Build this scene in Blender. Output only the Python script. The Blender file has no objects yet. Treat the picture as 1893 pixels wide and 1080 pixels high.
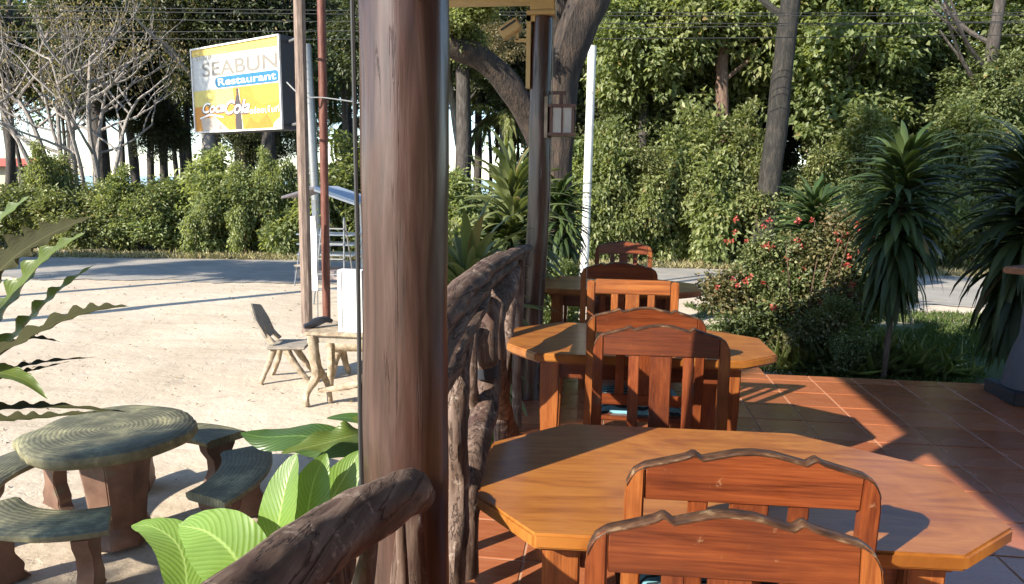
import bpy, bmesh, math, random
import numpy as np
from mathutils import Vector, Matrix, noise as mnoise

random.seed(7)
RNG = np.random.default_rng(11)
R = math.radians
sc = bpy.context.scene
COL = sc.collection

# ------------------------------------------------------------------ camera
F = 1300.0; YAW = R(7.1); PITCH = R(9.1); ROLL = R(0.7); EYE = 1.62
fw = Vector((-math.sin(YAW)*math.cos(PITCH), math.cos(YAW)*math.cos(PITCH), -math.sin(PITCH)))
r0 = Vector((math.cos(YAW), math.sin(YAW), 0)); u0 = r0.cross(fw)
CR = r0*math.cos(ROLL) + u0*math.sin(ROLL); CU = -r0*math.sin(ROLL) + u0*math.cos(ROLL)
CP = Vector((0, 0, EYE))
cam = bpy.data.cameras.new('camera'); camo = bpy.data.objects.new('camera', cam); COL.objects.link(camo)
M = Matrix((( CR.x, CU.x, -fw.x, CP.x), (CR.y, CU.y, -fw.y, CP.y), (CR.z, CU.z, -fw.z, CP.z), (0, 0, 0, 1)))
camo.matrix_world = M
cam.sensor_width = 36; cam.lens = F/1893*36; cam.clip_start = .05; cam.clip_end = 3000
sc.camera = camo

# ------------------------------------------------------------------ world and sun
SUN_AZ = math.degrees(math.atan2(-.68, -.73)) % 360; SUN_EL = 29.5
w = bpy.data.worlds.new('World'); sc.world = w; w.use_nodes = True
nt = w.node_tree; sk = nt.nodes.new('ShaderNodeTexSky'); sk.sky_type = 'NISHITA'; sk.sun_disc = False
sk.sun_elevation = R(SUN_EL); sk.sun_rotation = R(SUN_AZ); sk.air_density = 1.0; sk.dust_density = .1; sk.ozone_density = 3.2
nt.links.new(sk.outputs[0], nt.nodes['Background'].inputs[0]); nt.nodes['Background'].inputs[1].default_value = .145
sl = bpy.data.lights.new('sun', 'SUN'); sl.energy = 5.0; sl.angle = R(.55); sl.color = (1, .925, .8)
so = bpy.data.objects.new('sun', sl); COL.objects.link(so)
sdir = Vector((math.sin(R(SUN_AZ))*math.cos(R(SUN_EL)), math.cos(R(SUN_AZ))*math.cos(R(SUN_EL)), math.sin(R(SUN_EL))))
so.rotation_euler = sdir.to_track_quat('Z', 'Y').to_euler()
vs = sc.view_settings; vs.view_transform = 'Standard'; vs.look = 'None'; vs.gamma = 1; vs.use_curve_mapping = False; vs.exposure = 1.2
sc.cycles.max_bounces = 10; sc.cycles.diffuse_bounces = 5; sc.cycles.glossy_bounces = 3; sc.cycles.transmission_bounces = 6
sc.cycles.transparent_max_bounces = 8; sc.cycles.caustics_reflective = False; sc.cycles.caustics_refractive = False
sc.cycles.sample_clamp_indirect = 6

GZ = -.65     # yard level; the terrace floor is z = 0

def ray(x, y): return fw + CR*((x-946.5)/F) - CU*((y-540)/F)
def at(x, y, Y): d = ray(x, y); return CP + d*(Y/d.y)
def onx(x, y, X): d = ray(x, y); return CP + d*(X/d.x)
def onz(x, y, z=GZ): d = ray(x, y); return CP + d*((z-EYE)/d.z)

# ------------------------------------------------------------------ material helpers
def new_mat(name):
    m = bpy.data.materials.new(name); m.use_nodes = True
    nt = m.node_tree; b = nt.nodes['Principled BSDF']; return m, nt, b
def N(nt, t, **k):
    n = nt.nodes.new(t)
    for a, v in k.items():
        if a.startswith('i_'):
            n.inputs[a[2:].replace('_', ' ')].default_value = v
        else: setattr(n, a, v)
    return n
def L(nt, a, b): nt.links.new(a, b)
def coords(nt, scale=(1, 1, 1), kind='Object', jitter=True, rot=(0, 0, 0)):
    tc = N(nt, 'ShaderNodeTexCoord'); mp = N(nt, 'ShaderNodeMapping'); mp.inputs['Scale'].default_value = scale; mp.inputs['Rotation'].default_value = rot
    if jitter:
        oi = N(nt, 'ShaderNodeObjectInfo'); ml = N(nt, 'ShaderNodeVectorMath', operation='SCALE'); ml.inputs[0].default_value = (37, 19, 53)
        L(nt, oi.outputs['Random'], ml.inputs['Scale']); ad = N(nt, 'ShaderNodeVectorMath', operation='ADD')
        L(nt, tc.outputs[kind], ad.inputs[0]); L(nt, ml.outputs[0], ad.inputs[1]); L(nt, ad.outputs[0], mp.inputs[0])
    else: L(nt, tc.outputs[kind], mp.inputs[0])
    return mp.outputs[0]
def ramp(nt, fac, stops):
    r = N(nt, 'ShaderNodeValToRGB'); L(nt, fac, r.inputs[0]); e = r.color_ramp.elements
    while len(e) > 1: e.remove(e[-1])
    e[0].position = stops[0][0]; e[0].color = (*stops[0][1], 1)
    for p, c in stops[1:]:
        q = e.new(p); q.color = (*c, 1)
    return r.outputs[0]
def noise(nt, vec, scale, detail=4, rough=.6, dist=0):
    n = N(nt, 'ShaderNodeTexNoise'); n.inputs['Scale'].default_value = scale; n.inputs['Detail'].default_value = detail
    n.inputs['Roughness'].default_value = rough; n.inputs['Distortion'].default_value = dist; L(nt, vec, n.inputs['Vector']); return n.outputs['Fac']
def mix(nt, fac, a, b, mode='MIX'):
    m = N(nt, 'ShaderNodeMix', data_type='RGBA', blend_type=mode)
    for s, v in ((0, fac), (6, a), (7, b)):
        if hasattr(v, 'is_linked') or hasattr(v, 'links'): L(nt, v, m.inputs[s])
        elif s == 0: m.inputs[0].default_value = v
        else: m.inputs[s].default_value = (*v, 1)
    return m.outputs[2]
def bump(nt, b, h, strength=.3, dist=.01, chain=None):
    n = N(nt, 'ShaderNodeBump'); n.inputs['Strength'].default_value = strength; n.inputs['Distance'].default_value = dist
    L(nt, h, n.inputs['Height']); 
    if chain: L(nt, chain, n.inputs['Normal'])
    L(nt, n.outputs[0], b.inputs['Normal']); return n.outputs[0]
def simple(name, stops, scale=8, stretch=(1, 1, 1), rough=.6, bmp=.2, bdist=.01, coat=0, metal=0, detail=6, jitter=True, dirt=None, dist=0.):
    m, nt, b = new_mat(name); v = coords(nt, stretch, jitter=jitter)
    f = noise(nt, v, scale, detail, dist=dist); c = ramp(nt, f, stops)
    if dirt:
        f2 = noise(nt, coords(nt, (1, 1, 1), jitter=jitter), dirt[0], 5); mk = ramp(nt, f2, [(dirt[1], (0, 0, 0)), (dirt[1]+.12, (1, 1, 1))])
        c = mix(nt, mk, c, dirt[2])
    L(nt, c, b.inputs['Base Color']); b.inputs['Roughness'].default_value = rough; b.inputs['Metallic'].default_value = metal
    b.inputs['Coat Weight'].default_value = coat; b.inputs['Coat Roughness'].default_value = .145
    if bmp: bump(nt, b, noise(nt, v, scale*2.5, 6), bmp, bdist)
    return m
def wood(name, axis, dark, mid, light, rough=.35, coat=.6, scale=3., coat_r=.1, worn=0):
    m, nt, b = new_mat(name)
    st = [9., 9., 9.]; st[axis] = .7
    v = coords(nt, tuple(st)); f = noise(nt, v, scale, 5, .62, .6)
    c = ramp(nt, f, [(.3, dark), (.5, mid), (.72, light)])
    st2 = [60., 60., 60.]; st2[axis] = 2.
    f2 = noise(nt, coords(nt, tuple(st2)), 3, 3); c = mix(nt, .35, c, ramp(nt, f2, [(.35, dark), (.65, light)]), 'MIX')
    f3 = noise(nt, coords(nt), 4, 3); c = mix(nt, ramp(nt, f3, [(.45, (0, 0, 0)), (.75, (.5, .5, .5))]), c, dark)
    if worn:
        f4 = noise(nt, coords(nt), 28, 7, .75); c = mix(nt, ramp(nt, f4, [(.64, (0, 0, 0)), (.72, (worn, worn, worn))]), c, (.42, .25, .14))
    oi = N(nt, 'ShaderNodeObjectInfo'); hv = N(nt, 'ShaderNodeHueSaturation'); mr = N(nt, 'ShaderNodeMapRange'); mr.inputs[3].default_value = .78; mr.inputs[4].default_value = 1.18
    L(nt, oi.outputs['Random'], mr.inputs[0]); L(nt, mr.outputs[0], hv.inputs['Value']); L(nt, c, hv.inputs['Color'])
    L(nt, hv.outputs[0], b.inputs['Base Color'])
    rr = N(nt, 'ShaderNodeMapRange'); rr.inputs[3].default_value = rough*.7; rr.inputs[4].default_value = rough*1.5; L(nt, f3, rr.inputs[0]); L(nt, rr.outputs[0], b.inputs['Roughness'])
    b.inputs['Coat Weight'].default_value = coat; b.inputs['Coat Roughness'].default_value = coat_r; b.inputs['Specular IOR Level'].default_value = .5
    bump(nt, b, f2, .12, .002)
    return m
def leaf_mat(name, dark, mid, light, trans=.35, rough=.45, spec=.4, back=None, rib=False, tcol=None):
    m, nt, b = new_mat(name)
    g = N(nt, 'ShaderNodeNewGeometry'); c = ramp(nt, g.outputs['Random Per Island'], [(.0, dark), (.5, mid), (1., light)])
    pn = noise(nt, coords(nt, jitter=True), 1.3, 3); c = mix(nt, ramp(nt, pn, [(.42, (0, 0, 0)), (.62, (.55, .55, .55))]), c, mid if not back else dark)
    if back: c = mix(nt, g.outputs['Backfacing'], c, back)
    if 'petal' not in name:
        c = mix(nt, ramp(nt, g.outputs['Random Per Island'], [(.0, (.7, .7, .7)), (.012, (.7, .7, .7)), (.02, (0, 0, 0))]), c, (.3, .2, .07))
        oi = N(nt, 'ShaderNodeObjectInfo'); hs = N(nt, 'ShaderNodeHueSaturation'); a_ = N(nt, 'ShaderNodeMapRange'); a_.inputs[3].default_value = .478; a_.inputs[4].default_value = .515; L(nt, oi.outputs['Random'], a_.inputs[0]); L(nt, a_.outputs[0], hs.inputs['Hue'])
        b_ = N(nt, 'ShaderNodeMath', operation='MULTIPLY'); L(nt, oi.outputs['Random'], b_.inputs[0]); b_.inputs[1].default_value = 7.31; f_ = N(nt, 'ShaderNodeMath', operation='FRACT'); L(nt, b_.outputs[0], f_.inputs[0])
        v_ = N(nt, 'ShaderNodeMapRange'); v_.inputs[3].default_value = .8; v_.inputs[4].default_value = 1.4; L(nt, f_.outputs[0], v_.inputs[0]); L(nt, v_.outputs[0], hs.inputs['Value']); hs.inputs['Saturation'].default_value = .92; L(nt, c, hs.inputs['Color']); c = hs.outputs[0]
    L(nt, c, b.inputs['Base Color']); b.inputs['Roughness'].default_value = rough; b.inputs['Specular IOR Level'].default_value = spec
    t = N(nt, 'ShaderNodeBsdfTranslucent')
    L(nt, mix(nt, .6, c, tcol or (light[0]*1.6, light[1]*1.7, light[2]*.7)), t.inputs['Color'])
    ms = N(nt, 'ShaderNodeMixShader'); ms.inputs[0].default_value = trans
    L(nt, b.outputs[0], ms.inputs[1]); L(nt, t.outputs[0], ms.inputs[2]); L(nt, ms.outputs[0], nt.nodes['Material Output'].inputs[0])
    return m
def flat(name, c, rough=.6, metal=0, coat=0): return simple(name, [(.3, tuple(x*.88 for x in c)), (.7, tuple(min(1, x*1.08) for x in c))], 14, rough=rough, bmp=.05, metal=metal, coat=coat)

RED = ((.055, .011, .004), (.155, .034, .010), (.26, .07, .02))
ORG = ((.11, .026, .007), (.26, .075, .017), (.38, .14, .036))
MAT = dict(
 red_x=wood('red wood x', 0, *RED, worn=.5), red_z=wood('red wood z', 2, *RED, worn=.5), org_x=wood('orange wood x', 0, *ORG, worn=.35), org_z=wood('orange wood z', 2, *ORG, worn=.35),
 crest=simple('worn crest', [(.38, (.035, .016, .009)), (.56, (.085, .04, .02)), (.7, (.24, .16, .09))], 16, (1, 3, 3), .5, .4, .004),
 post=None)
def post_mat():
    m, nt, b = new_mat('painted log')
    v = coords(nt, (14, 14, .9), jitter=True); f = noise(nt, v, 2.2, 6, .65, .5); c = ramp(nt, f, [(.28, (.022, .012, .009)), (.5, (.058, .032, .025)), (.75, (.105, .064, .053))])
    f2 = noise(nt, coords(nt, (1, 1, .6)), 45, 4); spots = ramp(nt, f2, [(.76, (0, 0, 0)), (.8, (1, 1, 1))]); c = mix(nt, spots, c, (.4, .33, .3))
    big = noise(nt, coords(nt, (3, 3, .7)), 2, 3); c = mix(nt, ramp(nt, big, [(.5, (0, 0, 0)), (.72, (.55, .55, .55))]), c, (.10, .036, .026))
    L(nt, c, b.inputs['Base Color']); b.inputs['Roughness'].default_value = .34; b.inputs['Specular IOR Level'].default_value = .4; b.inputs['Coat Weight'].default_value = .32; b.inputs['Coat Roughness'].default_value = .2
    cr = noise(nt, coords(nt, (15, 15, .45)), 1.5, 5, .6, .25); crk = ramp(nt, cr, [(.478, (1, 1, 1)), (.49, (0, 0, 0)), (.502, (1, 1, 1))])
    msk = ramp(nt, noise(nt, coords(nt, (4, 4, 1)), 1.6, 3), [(.5, (1, 1, 1)), (.58, (0, 0, 0))]); crk = mix(nt, msk, crk, (1, 1, 1)); c2 = mix(nt, crk, (.035, .018, .015), c); L(nt, c2, b.inputs['Base Color'])
    fine = noise(nt, coords(nt, (90, 90, 3)), 2, 4); bump(nt, b, fine, .25, .002)
    n1 = bump(nt, b, crk, .7, .006); bump(nt, b, f, .35, .006, n1)
    return m
MAT['post'] = post_mat()
def log_mat(name, st, hi):
    m, nt, b = new_mat(name); v = coords(nt, tuple(x*13 if x > 1 else .9 for x in st)); f = noise(nt, v, 2.5, 8, .7, .4)
    c = ramp(nt, f, [(.3, (.045, .025, .018)), (.5, (.12, .078, .058)), (.72, hi)])
    big = noise(nt, coords(nt), 5, 5); c = mix(nt, ramp(nt, big, [(.5, (0, 0, 0)), (.66, (.75, .75, .75))]), c, (.055, .026, .022))
    wear = noise(nt, coords(nt), 14, 8, .75); c = mix(nt, ramp(nt, wear, [(.56, (0, 0, 0)), (.64, (.7, .7, .7))]), c, (.38, .30, .24))
    cr = noise(nt, coords(nt, tuple(x*9 if x > 1 else .5 for x in st)), 1.6, 6, .6, .3); crk = ramp(nt, cr, [(.47, (1, 1, 1)), (.488, (0, 0, 0)), (.506, (1, 1, 1))])
    crk = mix(nt, .4, crk, (1, 1, 1)); c = mix(nt, crk, (.022, .012, .01), c); L(nt, c, b.inputs['Base Color']); b.inputs['Roughness'].default_value = .66; b.inputs['Specular IOR Level'].default_value = .25
    n1 = bump(nt, b, crk, .9, .008); bump(nt, b, f, .6, .005, n1); return m
MAT['rail'] = log_mat('weathered log', (1.01, 1, 1.01), (.24, .175, .14))
MAT['railv'] = log_mat('weathered upright log', (1.01, 1.01, 1), (.25, .18, .15))
MAT['rail_old'] = simple('weathered log', [(.3, (.045, .022, .018)), (.52, (.14, .078, .062)), (.75, (.27, .2, .165))], 2.5, (13, .9, 13), .55, .7, .006, dirt=(4, .6, (.05, .026, .024)))
def tabletop_mat():
    m, nt, b = new_mat('varnished table top')
    v = coords(nt, (1, 3.2, 1)); f = noise(nt, v, 2.2, 6, .55, 2.2); c = ramp(nt, f, [(.3, (.16, .045, .008)), (.47, (.31, .11, .018)), (.58, (.38, .15, .027)), (.75, (.23, .07, .012))])
    f2 = noise(nt, coords(nt, (1.2, 30, 1)), 3, 4, .6, .2); c = mix(nt, .3, c, ramp(nt, f2, [(.35, (.18, .05, .008)), (.65, (.38, .15, .03))]))
    L(nt, c, b.inputs['Base Color']); b.inputs['Roughness'].default_value = .42
    b.inputs['Coat Weight'].default_value = .28; b.inputs['Coat Roughness'].default_value = .14
    f3 = noise(nt, coords(nt), 9, 6); bump(nt, b, f3, .06, .004)
    st_ = noise(nt, coords(nt), 2.2, 7, .7, .8); c = mix(nt, ramp(nt, st_, [(.52, (0, 0, 0)), (.68, (.55, .55, .55))]), c, (.20, .055, .009))
    sc_ = noise(nt, coords(nt, (3, 60, 1), rot=(0, 0, .35)), 2, 4, .7, .2); c = mix(nt, ramp(nt, sc_, [(.71, (0, 0, 0)), (.74, (.4, .4, .4))]), c, (.5, .3, .13)); L(nt, c, b.inputs['Base Color'])
    rr = N(nt, 'ShaderNodeMapRange'); rr.inputs[3].default_value = .28; rr.inputs[4].default_value = .62; L(nt, st_, rr.inputs[0]); L(nt, rr.outputs[0], b.inputs['Roughness'])
    return m
MAT['top'] = tabletop_mat()
def tile_mat():
    m, nt, b = new_mat('terracotta tile')
    oi = N(nt, 'ShaderNodeObjectInfo'); c = ramp(nt, oi.outputs['Random'], [(0, (.30, .088, .032)), (.5, (.39, .125, .05)), (1, (.47, .17, .075))])
    v = coords(nt, (1.5, 10, 1), rot=(0, 0, .5)); f = noise(nt, v, 4, 5, .6, .4); c = mix(nt, .4, c, ramp(nt, f, [(.3, (.18, .042, .015)), (.7, (.42, .16, .075))]))
    L(nt, c, b.inputs['Base Color']); f2 = noise(nt, coords(nt, jitter=False), 2.5, 6)
    rr = N(nt, 'ShaderNodeMapRange'); rr.inputs[3].default_value = .12; rr.inputs[4].default_value = .4; L(nt, f2, rr.inputs[0]); L(nt, rr.outputs[0], b.inputs['Roughness'])
    b.inputs['Coat Weight'].default_value = .3; b.inputs['Coat Roughness'].default_value = .09
    bump(nt, b, noise(nt, coords(nt), 6, 3), .05, .01); return m
MAT['tile'] = tile_mat()
MAT['grout'] = simple('grout', [(.3, (.36, .2, .12)), (.7, (.5, .33, .22))], 20, rough=.8)
def cushion_mat():
    m, nt, b = new_mat('cushion fabric'); v = coords(nt, (1, 1, 1))
    wv = N(nt, 'ShaderNodeTexWave', wave_type='BANDS', bands_direction='Y'); wv.inputs['Scale'].default_value = 7; wv.inputs['Distortion'].default_value = 7; wv.inputs['Detail'].default_value = 2; wv.inputs['Detail Scale'].default_value = .8
    L(nt, v, wv.inputs['Vector']); c = ramp(nt, wv.outputs['Fac'], [(.0, (.012, .02, .025)), (.3, (.012, .02, .025)), (.36, (.13, .30, .36)), (1, (.16, .36, .42))])
    L(nt, c, b.inputs['Base Color']); b.inputs['Roughness'].default_value = .85; return m
MAT['cushion'] = cushion_mat()
def concrete_log(name, rings=True):
    m, nt, b = new_mat(name); tc = N(nt, 'ShaderNodeTexCoord')
    v = tc.outputs['Object']; wv = N(nt, 'ShaderNodeTexWave', wave_type='RINGS', rings_direction='Z'); wv.inputs['Scale'].default_value = 12; wv.inputs['Distortion'].default_value = 3.5; wv.inputs['Detail'].default_value = 3; wv.inputs['Detail Scale'].default_value = 1.2
    L(nt, v, wv.inputs['Vector']); f = noise(nt, v, 4, 7, .7)
    c = ramp(nt, f, [(.32, (.06, .055, .03)), (.5, (.13, .122, .068)), (.66, (.33, .30, .16))])
    c = mix(nt, ramp(nt, wv.outputs['Fac'], [(0, (.3, .3, .3)), (.5, (0, 0, 0))]), c, (.03, .028, .016))
    L(nt, c, b.inputs['Base Color']); b.inputs['Roughness'].default_value = .62
    n1 = bump(nt, b, wv.outputs['Fac'], .28, .005); bump(nt, b, noise(nt, v, 40, 6), .3, .005, n1); return m
MAT['clog'] = concrete_log('mossy moulded concrete')
MAT['cleg'] = simple('brown painted concrete', [(.3, (.075, .035, .022)), (.6, (.16, .085, .055)), (.8, (.25, .15, .1))], 5, rough=.6, bmp=.3, dirt=(6, .6, (.13, .11, .07)))
def bark(name, a, b_, c, vs_=(5, 5, 1.2), sc_=3.): return simple(name, [(.3, a), (.5, b_), (.72, c)], sc_, vs_, .85, .9, .03, detail=8)
MAT['bark_dark'] = bark('dark bark', (.02, .016, .013), (.055, .045, .038), (.11, .095, .08))
MAT['bark_black'] = bark('black bark', (.009, .008, .006), (.02, .017, .013), (.06, .05, .038))
MAT['bark_umber'] = bark('umber bark', (.013, .009, .007), (.032, .022, .016), (.085, .055, .036))
MAT['bark_grey'] = bark('pale grey bark', (.14, .12, .11), (.27, .24, .21), (.4, .36, .32))
MAT['bark_brown'] = bark('brown bark', (.06, .035, .025), (.14, .085, .06), (.22, .14, .1))
MAT['bark_palm'] = bark('palm bark', (.1, .085, .07), (.22, .19, .16), (.34, .3, .26), (2, 2, 14))
MAT['driftwood'] = simple('weathered yellow wood', [(.3, (.19, .135, .085)), (.5, (.34, .265, .18)), (.75, (.5, .42, .31))], 5, (3, 3, 3), .7, .5, .01)
MAT['greywood'] = simple('grey weathered board', [(.3, (.17, .15, .12)), (.6, (.33, .28, .22))], 5, (2, 8, 2), .8, .4)
MAT['pole_wood'] = simple('old brown pole', [(.3, (.10, .065, .05)), (.5, (.19, .135, .105)), (.75, (.31, .23, .18))], 4, (6, 6, .8), .75, .5)
MAT['rust'] = simple('rusty paint', [(.3, (.07, .018, .01)), (.5, (.12, .035, .02)), (.75, (.2, .085, .055))], 4, (4, 4, 1), .6, .4)
MAT['white'] = flat('white paint', (.78, .77, .74), .45)
MAT['white_pole'] = simple('whitewashed concrete', [(.3, (.5, .48, .44)), (.6, (.72, .71, .68))], 4, (3, 3, 1), .7, .3, dirt=(7, .6, (.3, .28, .24)))
MAT['dark'] = flat('dark plastic', (.02, .022, .03), .5)
MAT['metal'] = flat('grey metal', (.3, .3, .3), .4, .6)
MAT['cream'] = flat('cream painted wood', (.50, .36, .16), .5)
MAT['brownbeam'] = wood('roof timber', 0, (.05, .018, .01), (.11, .04, .022), (.17, .07, .04), coat=.1)
MAT['roof'] = flat('grey roof sheet', (.26, .25, .24), .6)
MAT['redroof'] = flat('red clay roof', (.45, .10, .06), .8)
MAT['wire'] = flat('black cable', (.03, .03, .03), .6)
MAT['wirew'] = flat('pale cable', (.6, .6, .58), .6)
MAT['bluegrey'] = flat('blue grey sheet', (.42, .48, .56), .5)
MAT['frost'] = flat('frosted pane', (.42, .42, .42), .3)
MAT['lantern'] = wood('lantern wood', 2, (.04, .012, .01), (.09, .03, .022), (.15, .06, .04), coat=.2)
MAT['wallp'] = flat('cream plaster', (.5, .42, .3), .8)
L1 = ((.05, .07, .02), (.15, .185, .06), (.33, .35, .16))
MAT['leaf_bright'] = leaf_mat('bright broad leaf', *L1, trans=.45)
MAT['leaf_mid'] = leaf_mat('mid green leaf', (.034, .05, .015), (.11, .14, .045), (.26, .285, .12), trans=.28)
MAT['leaf_dark'] = leaf_mat('dark leaf', (.018, .024, .01), (.05, .062, .022), (.12, .135, .055), trans=.2)  # tone set dark to carry the deep shade under the crowns
MAT['leaf_dry'] = leaf_mat('yellow brown leaf', (.08, .06, .03), (.17, .13, .06), (.26, .22, .11), trans=.3)
MAT['leaf_hedge'] = leaf_mat('hedge leaf', (.04, .06, .015), (.125, .155, .045), (.30, .32, .13), trans=.28)
MAT['leaf_strap'] = leaf_mat('strap leaf', (.018, .032, .010), (.034, .058, .015), (.08, .11, .03), trans=.2, rough=.48, spec=.3)
MAT['leaf_rose'] = leaf_mat('rose bush leaf', (.03, .04, .012), (.10, .11, .035), (.26, .2, .085), trans=.22)
MAT['petal'] = leaf_mat('red petal', (.35, .04, .03), (.45, .08, .06), (.55, .18, .12), trans=.3, tcol=(.6, .1, .08))
MAT['grass'] = leaf_mat('grass blade', (.035, .06, .012), (.07, .11, .02), (.14, .17, .04), trans=.25)
MAT['drygrass'] = leaf_mat('dry grass blade', (.18, .15, .06), (.30, .25, .12), (.4, .35, .2), trans=.2)
def big_leaf(name, base, rib, back, trans=.35, along=True):
    m, nt, b = new_mat(name); uv = N(nt, 'ShaderNodeUVMap'); sp = N(nt, 'ShaderNodeSeparateXYZ'); L(nt, uv.outputs[0], sp.inputs[0])
    ab = N(nt, 'ShaderNodeMath', operation='SUBTRACT'); L(nt, sp.outputs[0], ab.inputs[0]); ab.inputs[1].default_value = .5
    a2 = N(nt, 'ShaderNodeMath', operation='ABSOLUTE'); L(nt, ab.outputs[0], a2.inputs[0])
    k = N(nt, 'ShaderNodeMath', operation='MULTIPLY_ADD'); L(nt, a2.outputs[0], k.inputs[0]); k.inputs[1].default_value = -.5; L(nt, sp.outputs[1], k.inputs[2])
    s = N(nt, 'ShaderNodeMath', operation='MULTIPLY'); L(nt, k.outputs[0], s.inputs[0]); s.inputs[1].default_value = 120
    q = N(nt, 'ShaderNodeMath', operation='SINE'); L(nt, s.outputs[0], q.inputs[0]); mr = N(nt, 'ShaderNodeMapRange'); mr.inputs[1].default_value = -1; L(nt, q.outputs[0], mr.inputs[0])
    f = noise(nt, coords(nt), 7, 5); c = mix(nt, ramp(nt, f, [(.35, (0, 0, 0)), (.7, (.8, .8, .8))]), base, tuple(x*.6 for x in base))
    c = mix(nt, ramp(nt, mr.outputs[0], [(.8, (0, 0, 0)), (.98, (.28, .28, .28))]), c, rib); c = mix(nt, ramp(nt, a2.outputs[0], [(.012, (.8, .8, .8)), (.03, (0, 0, 0))]), c, rib)
    g = N(nt, 'ShaderNodeNewGeometry'); c2 = mix(nt, g.outputs['Backfacing'], c, back)
    L(nt, c2, b.inputs['Base Color']); b.inputs['Roughness'].default_value = .75 if 'old' in name else .36; b.inputs['Specular IOR Level'].default_value = .15 if 'old' in name else .45
    bump(nt, b, mr.outputs[0], .2, .004)
    t = N(nt, 'ShaderNodeBsdfTranslucent'); L(nt, mix(nt, .5, c2, tuple(min(1, x*2.2) for x in base)), t.inputs['Color'])
    ms = N(nt, 'ShaderNodeMixShader'); ms.inputs[0].default_value = trans; L(nt, b.outputs[0], ms.inputs[1]); L(nt, t.outputs[0], ms.inputs[2]); L(nt, ms.outputs[0], nt.nodes['Material Output'].inputs[0])
    return m
MAT['big_light'] = big_leaf('light ribbed leaf', (.17, .29, .05), (.35, .48, .14), (.14, .24, .05))
MAT['big_dark'] = big_leaf('dark ribbed leaf', (.05, .1, .02), (.12, .2, .05), (.05, .08, .02), .2)
MAT['fern'] = big_leaf('fern blade', (.11, .16, .03), (.2, .23, .07), (.03, .04, .015), .3)
MAT['fern_brown'] = big_leaf('old fern blade', (.036, .036, .012), (.07, .065, .025), (.022, .016, .008), .1)

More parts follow.
